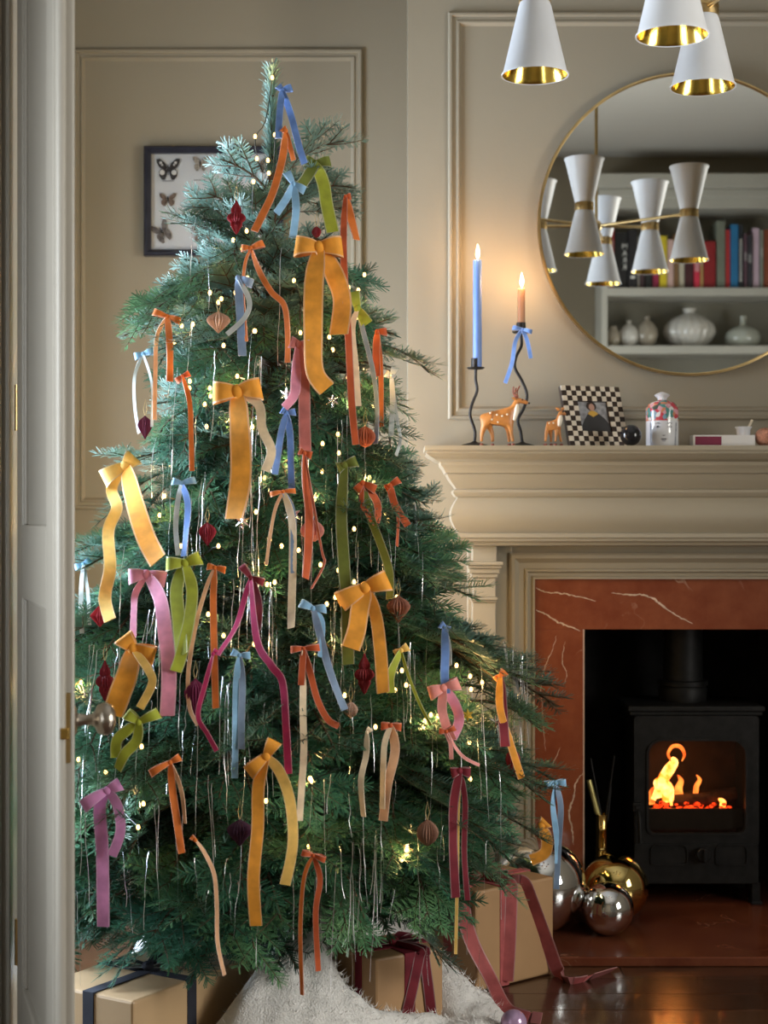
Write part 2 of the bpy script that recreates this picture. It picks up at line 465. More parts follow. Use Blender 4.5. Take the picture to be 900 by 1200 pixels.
for z in (.3, 1.35, 2.4):
    obj('hinge', G().tube([(hx+.002, hy-.004, z-.045), (hx+.002, hy-.004, z+.045)], .006, 10), m_brass_dull, door, smooth=60)

# ------------------------------------------------------------------ fireplace
def sweep(prof_px, xl, xr, mat, name, parent):
    """cornice run: (pixel row, projection from the wall); returned at both ends with mitres"""
    vs = []
    for py, p in prof_px:
        z = ZP(py, YB-p)
        vs += [(xl-p, YB-.002, z), (xl-p, YB-p, z), (xr+p, YB-p, z), (xr+p, YB-.002, z)]
    fs = []
    n = len(prof_px)
    for i in range(n-1):
        for c in range(3):
            fs.append((i*4+c, (i+1)*4+c, (i+1)*4+c+1, i*4+c+1))
        fs.append((i*4+3, (i+1)*4+3, (i+1)*4, i*4))
    fs.append((0,1,2,3)); fs.append(((n-1)*4+3, (n-1)*4+2, (n-1)*4+1, (n-1)*4))
    return obj(name, G().add(vs, fs), mat, parent, smooth=28)
MXL = .312; MXR = 2*FCX - MXL
fp = thing('fireplace_surround', 'greige painted classical mantelpiece framing the red marble', 'mantelpiece', (FCX, YB-.1, .0))
SH = .230
shelf = sweep([(522,SH),(527.5,SH),(528,SH-.006),(531,SH-.004),(534,SH-.012),(537,SH-.024),(540,SH-.034),(541,SH-.042),(545,SH-.044),(549,SH-.052),(553,SH-.056),(554.5,SH-.058),(555,.165)], MXL, MXR, m_mantel, 'shelf', fp)
SHZ = ZP(522, YB-SH)                                 # top of the mantel shelf
def arc(a0, a1, n): return [a0 + (a1-a0)*i/n for i in range(n+1)]
cov = [(555 + 17*math.sin(t), .150 + .012 - .034*(1-math.cos(t)) + .018) for t in arc(0, PI/2, 6)]
fr = [(555,.170),(556,.168),(560,.164),(565,.156),(570,.147),(573,.143),(574,.150),(577,.152),(579,.149),(581,.146),(583,.138)]
fr += [(583 + 41*t, .138 + .020*math.sin(PI*t)) for t in arc(.05, .95, 10)] + [(624.5,.138)]
fr += [(625,.150),(630,.152),(631,.146),(634,.146),(636,.138),(639,.134),(640,.120)]
sweep(fr, MXL, MXR, m_mantel, 'frieze', fp)
# flat ground behind pilasters
ZT = ZP(640, YB-.12)
gx0, gx1 = XP(546, YB-.04), XP(612, YB-.04)
for s in (0, 1):
    f = (lambda x: x) if s == 0 else (lambda x: 2*FCX - x)
    def bx(g, px0, px1, p0, p1, py0, py1):
        Y = YB-p1; a, b = f(XP(px0, Y)), f(XP(px1, Y))
        g.box(min(a,b), max(a,b), YB-p1, YB-p0, ZP(py1, Y) if py1 < 1140 else .024, ZP(py0, Y))
    g = G(); a, b = f(XP(548, YB-.04)), f(XP(600, YB-.04))
    g.box(min(a,b), max(a,b), YB-.045, YB-.001, .024, ZT)
    obj('back_plate', g, m_mantel, fp, bevel=.002)
    g = G()
    bx(g, 553.5, 582, .045, .105, 634, 660)          # block under the frieze
    bx(g, 546, 590, .045, .125, 658, 662.5)          # abacus
    bx(g, 548, 588, .045, .118, 662.5, 666)
    bx(g, 549.5, 586, .045, .110, 666, 672)
    bx(g, 552, 583.5, .045, .104, 672, 677)
    bx(g, 554.5, 581, .045, .098, 677, 700)          # neck
    bx(g, 551, 583.5, .045, .106, 700, 703.5)        # astragal
    bx(g, 552.5, 582, .045, .101, 703.5, 706)
    bx(g, 553.5, 581, .045, .095, 706, 1150)         # shaft
    bx(g, 549, 586, .045, .112, 1050, 1150)          # plinth
    obj('pilaster', g, m_mantel, fp, bevel=.0025)
# architrave: three-sided moulding round the marble
ar = [(0,.030),(0,.052),(.006,.056),(.014,.056),(.020,.048),(.026,.040),(.040,.038),(.044,.044),(.049,.044),(.053,.032),(.060,.030),(.064,.036),(.069,.036),(.070,.012)]
ax0, ax1, az1 = XP(597, 4.45), 2*FCX-XP(597, 4.45), ZP(648, 4.45)
mx0, mx1, mz1 = XP(627, 4.47), 2*FCX-XP(627, 4.47), ZP(679, 4.47)
vs = []; n = len(ar)
for d, p in ar:
    t = d/.070
    xa, xb, zt = ax0+(mx0-ax0)*t, ax1+(mx1-ax1)*t, az1+(mz1-az1)*t
    vs += [(xa, YB-p, .024), (xa, YB-p, zt), (xb, YB-p, zt), (xb, YB-p, .024)]
fs = [(i*4+c, i*4+c+1, (i+1)*4+c+1, (i+1)*4+c) for i in range(n-1) for c in range(3)]
obj('architrave', G().add(vs, fs), m_mantel, fp, smooth=28)
g = G().box(XP(590, 4.46), ax0+.004, YB-.035, YB-.001, .024, ZT).box(2*FCX-ax0-.004, 2*FCX-XP(590,4.46), YB-.035, YB-.001, .024, ZT).box(XP(590,4.46), 2*FCX-XP(590,4.46), YB-.035, YB-.001, az1-.004, ZT)
obj('ground_board', g, m_mantel, fp, bevel=.002)
# marble slips
ms = thing('marble_slips', 'polished red marble slabs with cream veins around the firebox', 'marble', (FCX, YB-.03, .024))
MY = YB-.022
obj('slab', G().box(mx0-.004, OX0, MY, YB+.02, .024, OZ), m_marble, ms, bevel=.0015)
obj('slab', G().box(OX1, mx1+.004, MY, YB+.02, .024, OZ), m_marble, ms, bevel=.0015)
obj('slab', G().box(mx0-.004, mx1+.004, MY, YB+.02, OZ, mz1+.004), m_marble, ms, bevel=.0015)
def vein(pts, w):
    c = [P(a, b, MY-.0004) for a, b in pts]; c = smooth_path(c, 8); r2 = random.Random(len(pts)*7+int(pts[0][0]))
    up = []; dn_ = []
    for i, p in enumerate(c):
        t = (c[min(i+1,len(c)-1)]-c[max(i-1,0)]).normalized(); nn = Vector((-t.z,0,t.x))
        q = i/(len(c)-1); ww = w*(.25+.9*math.sin(PI*min(1,max(0,q)))**.7)*r2.uniform(.5,1.3); j = nn*r2.uniform(-.0016,.0016)
        up.append(p+j+nn*ww/2); dn_.append(p+j-nn*ww/2)
    vs = [Vector((p.x, MY-.0005, p.z)) for p in up+dn_]; k = len(up)
    g = G().add(vs, [(k+i, k+i+1, i+1, i) for i in range(k-1)])
    obj('vein', g, m_vein, ms)
vein([(628,689),(640,694),(655,695),(672,698),(698,704)], .0035)
vein([(716,695),(735,697),(752,697),(768,703),(780,713),(794,722),(812,731)], .0045)
vein([(628,715),(640,720),(652,728),(664,733),(680,739)], .0045)
vein([(684,906),(675,917),(672,935),(667,952),(670,970),(672,990)], .0045)
vein([(652,745),(648,760),(640,778),(634,800),(636,840),(639,880)], .0018)
vein([(662,752),(659,775),(664,790),(659,806)], .0016)
vein([(640,905),(648,895),(657,875)], .0016)
obj('arris', G().box(OX0-.001, OX0+.003, MY-.001, YB+.02, .024, OZ), M('pale_marble_arris',(.5,.36,.27),.3), ms)

# firebox
g = G()
g.box(OX0-.02, OX0, YB+.02, 5.02, 0, OZ+.12).box(OX1, OX1+.02, YB+.02, 5.02, 0, OZ+.12).box(OX0-.02, OX1+.02, 4.98, 5.02, 0, OZ+.12).box(OX0-.02, OX1+.02, YB+.02, 5.02, OZ+.02, OZ+.12)
tag(obj('firebox', g, m_soot), 'sooty black recess behind the stove', 'firebox')
# hearth
HYF = 4.05
tag(obj('hearth', G().box(.305, 2*FCX-.305, HYF, 4.99, 0, .024), m_hearth, bevel=.003), 'dark red polished marble hearth slab before the stove', 'hearth')

# ------------------------------------------------------------------ stove
SY = 4.60
SCX = XP(816, SY)
sx0, sx1 = XP(738, SY), 2*SCX - XP(738, SY)
st = thing('wood_stove', 'black cast iron wood stove burning in the fireplace', 'stove', (SCX, SY+.13, .024))
zt = ZP(834, SY)
zb = .085
wx0, wx1, wz0, wz1 = XP(760, SY), XP(873, SY), ZP(976, SY), ZP(868, SY)
def rrect(x0, x1, z0, z1, r_top, r_bot, n=6):
    pts = []
    for cx, cz, a0, r in ((x1-r_bot, z0+r_bot, -PI/2, r_bot), (x1-r_top, z1-r_top, 0, r_top), (x0+r_top, z1-r_top, PI/2, r_top), (x0+r_bot, z0+r_bot, PI, r_bot)):
        for i in range(n+1):
            a = a0 + PI/2*i/n; pts.append((cx+r*math.cos(a), cz+r*math.sin(a)))
    return pts
def ring_plate(outer, inner, y0, y1):
    n = len(outer); vs = []
    for y in (y0, y1):
        vs += [(x, y, z) for x, z in outer] + [(x, y, z) for x, z in inner]
    fs = []
    for i in range(n):
        j = (i+1) % n
        fs += [(i, j, n+j, n+i), (2*n+j, 2*n+i, 3*n+i, 3*n+j), (j, i, 2*n+i, 2*n+j), (n+i, n+j, 3*n+j, 3*n+i)]
    return G().add(vs, fs)
g = G().box(sx0+.012, sx0+.03, SY+.012, SY+.26, zb, zt).box(sx1-.03, sx1-.012, SY+.012, SY+.26, zb, zt).box(sx0+.012, sx1-.012, SY+.24, SY+.26, zb, zt).box(sx0+.012, sx1-.012, SY+.012, SY+.26, zb, zb+.02)
obj('body', g, m_stove, st, bevel=.003)
obj('top_plate', G().box(sx0-.006, sx1+.006, SY-.006, SY+.27, zt, zt+.016).box(sx0, sx1, SY, SY+.265, zt-.012, zt), m_stove, st, bevel=.004)
N_ = 6
outer = rrect(sx0+.012, sx1-.012, ZP(988, SY), zt-.012, .012, .006, N_)
inner = rrect(wx0, wx1, wz0, wz1, .040, .022, N_)
dr = obj('door', ring_plate(outer, inner, SY-.004, SY+.014), m_stove, st, smooth=30)
o2 = rrect(wx0-.007, wx1+.007, wz0-.007, wz1+.007, .045, .027, N_)
obj('window_rim', ring_plate(o2, inner, SY-.010, SY-.003), m_stove, dr, smooth=30)
g = G().prism_y(inner, SY+.006, SY+.009)
obj('glass_pane', g, glass_mat('stove_glass', (.92,.86,.80), .02), dr)
obj('lower_front', G().box(sx0+.012, sx1-.012, SY-.002, SY+.014, zb, ZP(988, SY)), m_stove, st, bevel=.003)
for a, b in ((762, 806), (838, 876)):
    q = rrect(XP(a,SY), XP(b,SY), ZP(1014,SY), ZP(988,SY)-.002, .02, .012, N_); q2 = rrect(XP(a,SY)+.004, XP(b,SY)-.004, ZP(1014,SY)+.004, ZP(988,SY)-.006, .017, .010, N_)
    obj('air_slot_frame', ring_plate(q, q2, SY-.007, SY), m_stove, st, smooth=30)
kc = P(823, 1000, SY)
g = G().lathe([(0,.030),(.018,.030),(.022,.026),(.022,.014),(.012,.010),(.012,0)], (kc.x, SY-.002, kc.z), 24, 'Y')
obj('air_knob', g, m_stove, st, smooth=40)
obj('knob_bar', G().obox((kc.x, SY-.038), (1,0), (0,1), kc.z-.018, kc.z+.018, .004, .008), m_stove, st, bevel=.002)
for px in (745, 887):
    x = XP(px, SY)
    obj('leg', G().box(x-.012, x+.012, SY+.01, SY+.05, .024, zb).box(x-.016, x+.016, SY, SY+.055, .024, .034), m_stove, st, bevel=.002)
    obj('leg', G().box(x-.012, x+.012, SY+.21, SY+.25, .024, zb), m_stove, st, bevel=.002)
hc = P(745.5, 945, SY)
obj('latch', G().box(hc.x-.012, hc.x+.012, SY-.02, SY, hc.z-.012, hc.z+.014).box(hc.x-.006, hc.x+.006, SY-.026, SY-.02, hc.z-.006, hc.z+.006), m_stove, st, bevel=.002)
obj('door_handle', G().tube([hc+Vector((.004,-.016,-.012)), hc+Vector((.006,-.024,-.03)), hc+Vector((.008,-.024,-.10))], [.004,.006,.0065], 10), m_stove, st, smooth=50)
FY = SY+.15
fx = SCX - .012
obj('flue_pipe', G().lathe([(.058,zt+.016),(.058,.80+.26)], (fx, FY, 0), 32), m_stove, st, smooth=50)
obj('flue_collar', G().lathe([(.068,zt+.016),(.072,zt+.05),(.066,ZP(803,FY)),(.074,ZP(802,FY)),(.074,ZP(797,FY)),(.060,ZP(796,FY))], (fx, FY, 0), 32), m_stove, st, smooth=40)
obj('firebrick_lining', G().box(sx0+.03, sx1-.03, SY+.225, SY+.24, zb+.02, zt), M('charred_firebrick',(.022,.010,.007),.9,var=.4,vs=20), st)
# grate, logs, embers and flames
m_log = M('charred_log', (.035,.014,.008), .9, var=.6, vs=50, bump=.6, bs=60)
m_ember = emission('glowing_embers', (.04,.001,.0), (1.0,.055,.008), 3.2, 90)
m_flame = emission('wood_flame', (1.0,.16,.012), (1.0,.60,.16), 5.0, 34)
m_flame2 = emission('dim_wood_flame', (.6,.07,.01), (1.0,.30,.05), 3.0, 25)
gz = ZP(966, SY)
obj('grate_bar', G().box(sx0+.03, sx1-.03, SY+.03, SY+.04, gz-.02, ZP(950,SY)), m_stove, st)
fire = thing('log_fire', 'burning logs with orange flames behind the stove glass', 'fire', (SCX, SY+.12, zb+.02))
for k, (x0, x1, py, dy, rr) in enumerate(((770, 840, 940, .10, .020), (790, 862, 936, .15, .022), (764, 815, 944, .19, .018))):
    a, b = P(x0, py+4, SY+dy), P(x1, py-6, SY+dy+.02)
    obj('log', G().tube([a, a.lerp(b,.3)+Vector((0,0,.004)), a.lerp(b,.7), b], [rr,rr*1.05,rr*.95,rr*.9], 12), m_log, fire, smooth=60)
r3 = random.Random(11)
for k in range(46):
    px = r3.uniform(763, 856); py = r3.uniform(941, 949)
    c = P(px, py, SY+r3.uniform(.05,.10)); rr = r3.uniform(.004,.009)
    obj('ember', G().ball(c, rr, 7, 5, sc=(1.3,1,.8)), m_ember, fire)
for px, py, rr in ((823,959,.008),(843,961,.011),(850,959,.009),(856,961,.008),(800,958,.005),(838,957,.007)):
    obj('ember', G().ball(P(px, py, SY+.045), rr, 8, 6, sc=(1.3,1,.8)), m_ember, fire)
def flame(pts, rs, mat, y):
    c = smooth_path([P(a, b, SY+y) for a, b in pts], 6)
    n = len(c); rr = []
    for i in range(n):
        q = i/(n-1)*(len(rs)-1); k = min(int(q), len(rs)-2); rr.append(max(.0006, (rs[k]+(rs[k+1]-rs[k])*(q-k))))
    g = G().tube(c, rr, 10)
    cy = SY+y
    g.v = [(x, cy+(yy-cy)*.5, z) for x, yy, z in g.v]
    obj('flame', g, mat, fire, smooth=70)
flame([(783,940),(782,925),(777,915),(784,902),(790,893),(787,888)], [.016,.020,.016,.017,.013,.004], m_flame, .09)
flame([(788,893),(783,884),(788,875),(797,875),(802,884),(799,892)], [.003,.004,.0055,.006,.0045,.001], m_flame2, .09)
flame([(768,938),(773,925),(770,916),(779,912)], [.015,.016,.010,.002], m_flame, .11)
flame([(766,942),(764,930),(767,922)], [.014,.012,.002], m_flame2, .13)
flame([(797,938),(795,925),(798,915),(794,908)], [.014,.012,.008,.001], m_flame2, .12)
flame([(815,936),(816,922),(820,914),(816,908)], [.008,.008,.006,.001], m_flame2, .12)
flame([(846,948),(847,940),(842,936)], [.008,.010,.002], m_flame, .08)
flame([(787,944),(786,935),(789,925)], [.004,.005,.002], m_flame, .06)
pl = bpy.data.lights.new('fire_glow', 'POINT'); pl.energy = .45; pl.color = (1,.36,.08); pl.shadow_soft_size = .03
po = bpy.data.objects.new('fire_glow', pl); COL.objects.link(po); po.location = P(795, 905, SY+.07)

# ------------------------------------------------------------------ mirror
MRY = 4.475
mc = P(808, 262.5, MRY); MR = 177.5*MRY/F
mi = thing('round_mirror', 'large round wall mirror with a thin brass rim over the mantel', 'mirror', (mc.x, YB-.012, mc.z-MR))
obj('glass', G().lathe([(0,0),(MR-.006,0),(MR-.006,.012),(0,.012)], (mc.x, MRY+.012, mc.z), 128, 'Y'), m_mirror, mi)
obj('rim', G().lathe([(MR-.007,-.010),(MR,-.010),(MR+.002,.006),(MR+.001,.017),(MR-.004,.018),(MR-.007,.016),(MR-.007,-.010)], (mc.x, MRY+.012, mc.z), 128, 'Y', cap=False), m_brass_dull, mi, smooth=35)

# ------------------------------------------------------------------ Christmas tree
TY = 3.75; TX = XP(318, TY)
prof_Z = [.05,.25,.45,.65,.83,.95,1.15,1.35,1.55,1.75,1.95,2.05,2.15,2.2]
prof_R = [.42,.56,.65,.65,.585,.49,.39,.34,.305,.24,.16,.10,.015,.01]
def RZ(z): return float(np.interp(z, prof_Z, prof_R))
def surf(px, py, k=.93):
    """depth of the tree's front surface behind a pixel"""
    Y = TY-.3
    for _ in range(12):
        p = P(px, py, Y); dx = p.x-TX; r = RZ(p.z)*k
        Y = .5*Y + .5*(TY - math.sqrt(max(r*r-dx*dx, .0004)))
    return Y

m_bark = M('fir_bark', (.10,.062,.035), .85, var=.4, vs=40, bump=.5, bs=120)
def needle_mat():
    m = bpy.data.materials.new('fir_needles'); m.use_nodes = True
    nt = m.node_tree; N = nt.nodes; L = nt.links; b = N['Principled BSDF']
    b.inputs['Roughness'].default_value = .36
    oi = N.new('ShaderNodeObjectInfo'); ge = N.new('ShaderNodeNewGeometry')
    tc = N.new('ShaderNodeTexCoord'); nz = N.new('ShaderNodeTexNoise'); nz.inputs['Scale'].default_value = 14; L.new(tc.outputs['Object'], nz.inputs['Vector'])
    ad = N.new('ShaderNodeMath'); ad.operation = 'ADD'; L.new(oi.outputs['Random'], ad.inputs[0]); L.new(nz.outputs['Fac'], ad.inputs[1])
    hf = N.new('ShaderNodeMath'); hf.operation = 'MULTIPLY'; hf.inputs[1].default_value = .55; L.new(ad.outputs[0], hf.inputs[0])
    cr = N.new('ShaderNodeValToRGB'); e = cr.color_ramp.elements
    e[0].color = (.031,.120,.076,1); e[0].position = .2; e[1].color = (.125,.268,.110,1); e[1].position = .85
    el = e.new(.5); el.color = (.056,.192,.114,1)
    L.new(hf.outputs[0], cr.inputs['Fac'])
    mx = N.new('ShaderNodeMix'); mx.data_type = 'RGBA'; mx.inputs[7].default_value = (.15,.26,.22,1)     # pale stomatal bands underneath
    L.new(cr.outputs['Color'], mx.inputs[6]); L.new(ge.outputs['Backfacing'], mx.inputs[0]); L.new(mx.outputs[2], b.inputs['Base Color'])
    return m
m_needle = needle_mat()

def rot_about(v, axis, a): return Matrix.Rotation(a, 3, axis) @ v
def fir_branch(L, seed, club=False):
    """one fir branch along +X: woody stem, flat side twigs, needles; returns a mesh"""
    r = random.Random(seed); nr = np.random.RandomState(seed)
    twigs = []                                       # (points list, r0, bare fraction)
    n = 10
    main = []
    for i in range(n+1):
        t = i/n
        main.append(Vector((L*t, L*.03*math.sin(t*5+seed), L*(.16*math.sin(PI*t*.9) - .05*t*t))))
    twigs.append((main, .0028+.004*L, max(0, .75-.18/L) if L > .24 else .15))
    step = .052
    s = max(.05, L*.18); side = 1
    while s < L-.03:
        for side in (1, -1):
            if r.random() < .08: continue
            ss = s + r.uniform(-.012, .012)
            t = min(.98, max(0, ss/L)); i = min(int(t*n), n-1); base = main[i].lerp(main[i+1], t*n-i)
            tl = min(.22, .06 + .46*(L-ss)) * r.uniform(.75, 1.15)
            ang = side*rad(r.uniform(42, 58))
            dip = rad(r.uniform(-14, 2)) - .35*max(0, t-.4)
            d = Vector((math.cos(ang)*math.cos(dip), math.sin(ang)*math.cos(dip), math.sin(dip)))
            pts = [base]
            for k in range(1, 5):
                d = (d + Vector((.10, 0, r.uniform(-.02, .05)))).normalized()
                pts.append(pts[-1] + d*tl/4)
            twigs.append((pts, .0018, .08 if tl < .12 else .25))
            if tl > .095:
                for q in ((.5,) if tl < .15 else (.38,.66)):
                    for sd2 in (1, -1):
                        if r.random() < .25: continue
                        k = min(int(q*4), 3); b2 = pts[k].lerp(pts[k+1], q*4-k)
                        a2 = sd2*rad(r.uniform(38, 52)); d2 = rot_about(d, Vector((0,0,1)), a2); d2.z += r.uniform(-.12,.08); d2.normalize()
                        l2 = tl*(1-q)*r.uniform(.75,1.0)+.02
                        twigs.append(([b2, b2+d2*l2*.5, b2+d2*l2+Vector((0,0,.004))], .0014, .0))
        s += step*r.uniform(.9, 1.2)
    g = G()
    for pts, r0, bare in twigs:
        g.tube(pts, [r0*(1-.55*i/(len(pts)-1)) for i in range(len(pts))], 5, 0, cap=False)
    V = []; 
    for pts, r0, bare in twigs:
        A = np.array([tuple(p) for p in pts]); seg = np.linalg.norm(np.diff(A, axis=0), axis=1); cum = np.concatenate([[0], np.cumsum(seg)]); tot = cum[-1]
        cnt = int(tot*(1-bare)*(600 if not club else 3000))
        if cnt < 4: continue
        q = bare*tot + (tot*(1-bare))*(np.arange(cnt)+.35*nr.rand(cnt))/cnt
        pos = np.stack([np.interp(q, cum, A[:,k]) for k in range(3)], 1)
        idx = np.clip(np.searchsorted(cum, q)-1, 0, len(seg)-1)
        T = np.diff(A, axis=0)[idx]/seg[idx][:,None]
        up = np.array([0,0,1.0]) if not club else np.array([0,1.0,0])
        S = np.cross(T, up); S /= np.linalg.norm(S, axis=1)[:,None]+1e-9
        U = np.cross(S, T)
        # azimuth round the twig: parted, mostly sideways and upward
        if club: phi = nr.rand(cnt)*2*PI
        else:
            kk = np.arange(cnt); row = (kk//2) % 5                        # comb rows: three flat, one raised, one on top
            sgn = np.where(kk % 2 == 0, 1.0, -1.0)
            el = np.where(row < 3, .10, np.where(row == 3, .55, 1.15)) + nr.randn(cnt)*.09
            phi = np.where(sgn > 0, el, PI-el)
        endf = np.clip((q/tot-.80)/.20, 0, 1)
        fw = np.radians(58 - 34*endf - (10*(row==4) if not club else 0) + nr.randn(cnt)*3) if not club else np.radians(32 + nr.randn(cnt)*8)
        R = S*np.cos(phi)[:,None] + U*np.sin(phi)[:,None]
        D = T*np.cos(fw)[:,None] + R*np.sin(fw)[:,None]
        ln = (.022 + .006*nr.rand(cnt)) * (1-.25*endf)
        tip = pos + D*ln[:,None]
        # needle faces upward
        Wd = np.cross(D, U + .35*R); Wd /= np.linalg.norm(Wd, axis=1)[:,None]+1e-9
        hw = .0017
        V.append(np.stack([pos-Wd*hw*.7, pos+Wd*hw*.7, tip+Wd*hw*.55, tip-Wd*hw*.55], 1))
    V = np.concatenate(V); k = len(V)
    b = len(g.v)
    g.v.extend(map(tuple, V.reshape(-1,3)))
    g.f.extend([[b+4*i, b+4*i+1, b+4*i+2, b+4*i+3] for i in range(k)]); g.m.extend([1]*k)
    me = mesh_from('branch', g)
    me.materials.append(m_bark); me.materials.append(m_needle)
    return me
classes = [.14,.20,.27,.34,.41,.48,.56,.64,.72]
lib = {L: [fir_branch(L, 100*i+j) for j in range(3)] for i, L in enumerate(classes)}

tree = thing('christmas_tree', 'tall green fir Christmas tree standing in front of the alcove', 'Christmas tree', (TX, TY, 0))
trunk_pts = [(TX,TY,.02),(TX+.004,TY,.6),(TX-.004,TY,1.2),(TX,TY,1.7),(TX+.002,TY,1.98),(TX,TY,2.16)]
obj('trunk', G().tube(trunk_pts, [.045,.038,.027,.016,.009,.004], 14), m_bark, tree, smooth=60)
tr = random.Random(77)
def add_branch(zt_, az, rr, rise, roll=None):
    """branch whose tip ends at height zt_, radius rr, direction az; its foot is 'rise' lower"""
    zb_ = zt_-rise
    zb_ = max(.16, min(2.05, zb_))
    dz = zt_-zb_; L = math.hypot(rr, dz)
    c = min(classes, key=lambda q: abs(q-L))
    o = bpy.data.objects.new('branch', tr.choice(lib[c])); COL.objects.link(o); o.parent = tree
    o.location = Vector((TX, TY, zb_)) - WL['christmas_tree']
    o.rotation_mode = 'XYZ'
    pitch = math.atan2(dz, rr)
    o.rotation_euler = (roll if roll is not None else tr.uniform(-.75,.75), -pitch, az)
    k = L/c; o.scale = (k, min(1.15, max(.9, k)), min(1.15, max(.9, k)))
    return o
z = .20; lev = 0
while z < 1.93:
    R = RZ(z)
    n = int(5 + 9*min(1, R/.62)) if z < 1.66 else (6 if z < 1.8 else 4)
    off = tr.uniform(0, 2*PI)
    for k in range(n):
        az = off + 2*PI*k/n + tr.uniform(-.16,.16)
        zz = z + tr.uniform(-.03,.03)
        f = tr.choice((.70,.82,.92,.97,1.0,1.06)) if z < .85 else tr.choice((.58,.68,.76,.84,.90,.97))
        rise = np.interp(zz, [.2,.5,.9,1.4,1.8,2.0], [-.13,-.08,-.03,.04,.10,.10]) + tr.uniform(-.03,.03)
        add_branch(zz, az, max(.10, RZ(zz)*f), rise)
    z += .080 if z < 1.6 else .085
    lev += 1
# a few branches the photograph shows by themselves (tip pixel, depth)
for px, py, Y, rise in ((403,165,3.72,.13),(413,220,3.62,.06),(258,186,3.68,.08),(200,262,3.66,.10),(146,392,3.66,.03),(480,478,3.68,.02),(490,553,3.66,.02),(512,624,3.60,.02),
                        (560,705,3.58,.03),(630,805,3.62,.03),(660,922,3.60,-.02),(122,552,3.62,.02),(62,655,3.6,.03),(20,765,3.55,.02),(640,940,3.4,-.05),(590,770,3.55,.02),(100,1060,3.3,-.14),(250,1100,3.2,-.14),(420,1080,3.2,-.14),(520,1050,3.3,-.12)):
    p = P(px, py, Y); az = math.atan2(p.y-TY, p.x-TX); rr = math.hypot(p.x-TX, p.y-TY)
    add_branch(p.z, az, rr, rise, roll=tr.uniform(-.3,.3))
# hanging sprays that clothe the outside between the main branch tips
sr = random.Random(15)
NS = 170
for k in range(NS):
    q = (k+.5)/NS
    zz = 1.78 - 1.50*(q**.72)
    az = -PI/2 + rad(sr.uniform(-82, 82))
    rr = RZ(zz)*(sr.uniform(.58,.71) if zz < .9 else sr.uniform(.45,.62))
    c = sr.choice((.14,.20,.20)) if zz < 1.2 else sr.choice((.14,.14,.20))
    o = bpy.data.objects.new('spray', sr.choice(lib[c])); COL.objects.link(o); o.parent = tree
    o.location = Vector((TX+rr*math.cos(az), TY+rr*math.sin(az), zz+.03)) - WL['christmas_tree']
    o.rotation_euler = (sr.uniform(-.35,.35), rad(sr.uniform(12, 58)), az+rad(sr.uniform(-38,38)))
    s_ = sr.uniform(.9,1.1); o.scale = (s_,s_,s_)
# leader: an upright shoot bristling all round
lead = bpy.data.objects.new('leader_shoot', None)
def leader_mesh():
    nr = np.random.RandomState(5); g = G()
    z0, z1 = 1.93, ZP(82, TY)
    g.tube([(TX,TY,z0),(TX+.002,TY,z1)], [.008,.004], 6, 0)
    cnt = 900
    q = nr.rand(cnt); pos = np.stack([np.full(cnt,TX)+.002*q, np.full(cnt,TY), z0+(z1-z0)*q], 1)
    ph = nr.rand(cnt)*2*PI; fw = np.radians(46+nr.randn(cnt)*10)
    D = np.stack([np.sin(fw)*np.cos(ph), np.sin(fw)*np.sin(ph), np.cos(fw)], 1)
    tip = pos + D*(.028+.008*nr.rand(cnt))[:,None]
    W = np.cross(D, np.array([0,0,1.0])); W /= np.linalg.norm(W,axis=1)[:,None]
    hw = .0015
    V = np.stack([pos-W*hw, pos+W*hw, tip+W*hw*.6, tip-W*hw*.6], 1)
    b = len(g.v); g.v.extend(map(tuple, V.reshape(-1,3))); g.f.extend([[b+4*i,b+4*i+1,b+4*i+2,b+4*i+3] for i in range(cnt)]); g.m.extend([1]*cnt)
    return g
bpy.data.objects.remove(lead)
obj('leader_shoot', leader_mesh(), [m_bark, m_needle], tree)
# iron tree stand
obj('stand', G().lathe([(.0,.0),(.125,.0),(.13,.02),(.10,.05),(.075,.10),(.07,.17),(.05,.17),(.05,.10)], (TX,TY,0.001), 32), m_iron, tree, smooth=40)

# ------------------------------------------------------------------ ribbons
RC = {
 'amber': (.74,.30,.025), 'rust': (.50,.085,.018), 'orange': (.66,.16,.02), 'blue': (.13,.25,.58), 'light_blue': (.24,.46,.70), 'slate': (.20,.28,.42),
 'pink': (.70,.26,.38), 'lilac': (.58,.24,.50), 'dusty_pink': (.52,.15,.13), 'salmon': (.74,.27,.24), 'olive': (.115,.14,.012), 'lime': (.32,.36,.025),
 'gold': (.80,.50,.12), 'burgundy': (.17,.006,.018), 'magenta': (.46,.018,.11), 'cream': (.78,.62,.42), 'silver': (.50,.53,.52), 'peach': (.72,.40,.22), 'navy': (.010,.012,.022), 'rose': (.40,.085,.085)}
RM = {}
def ribbon_mats(c):
    if c not in RM:
        col = RC[c]
        RM[c] = [M(c+'_velvet', col, .78, var=.22, vs=26, sheen=.8, bump=.06, bs=500),
                 M(c+'_selvedge', tuple(min(1, q*.75+.16) for q in col), .55, var=.08, vs=60),
                 M(c+'_satin_back', tuple(min(1, q*.85+.07) for q in col), .42, var=.08, vs=30)]
    return RM[c]
bow_rng = random.Random(21)
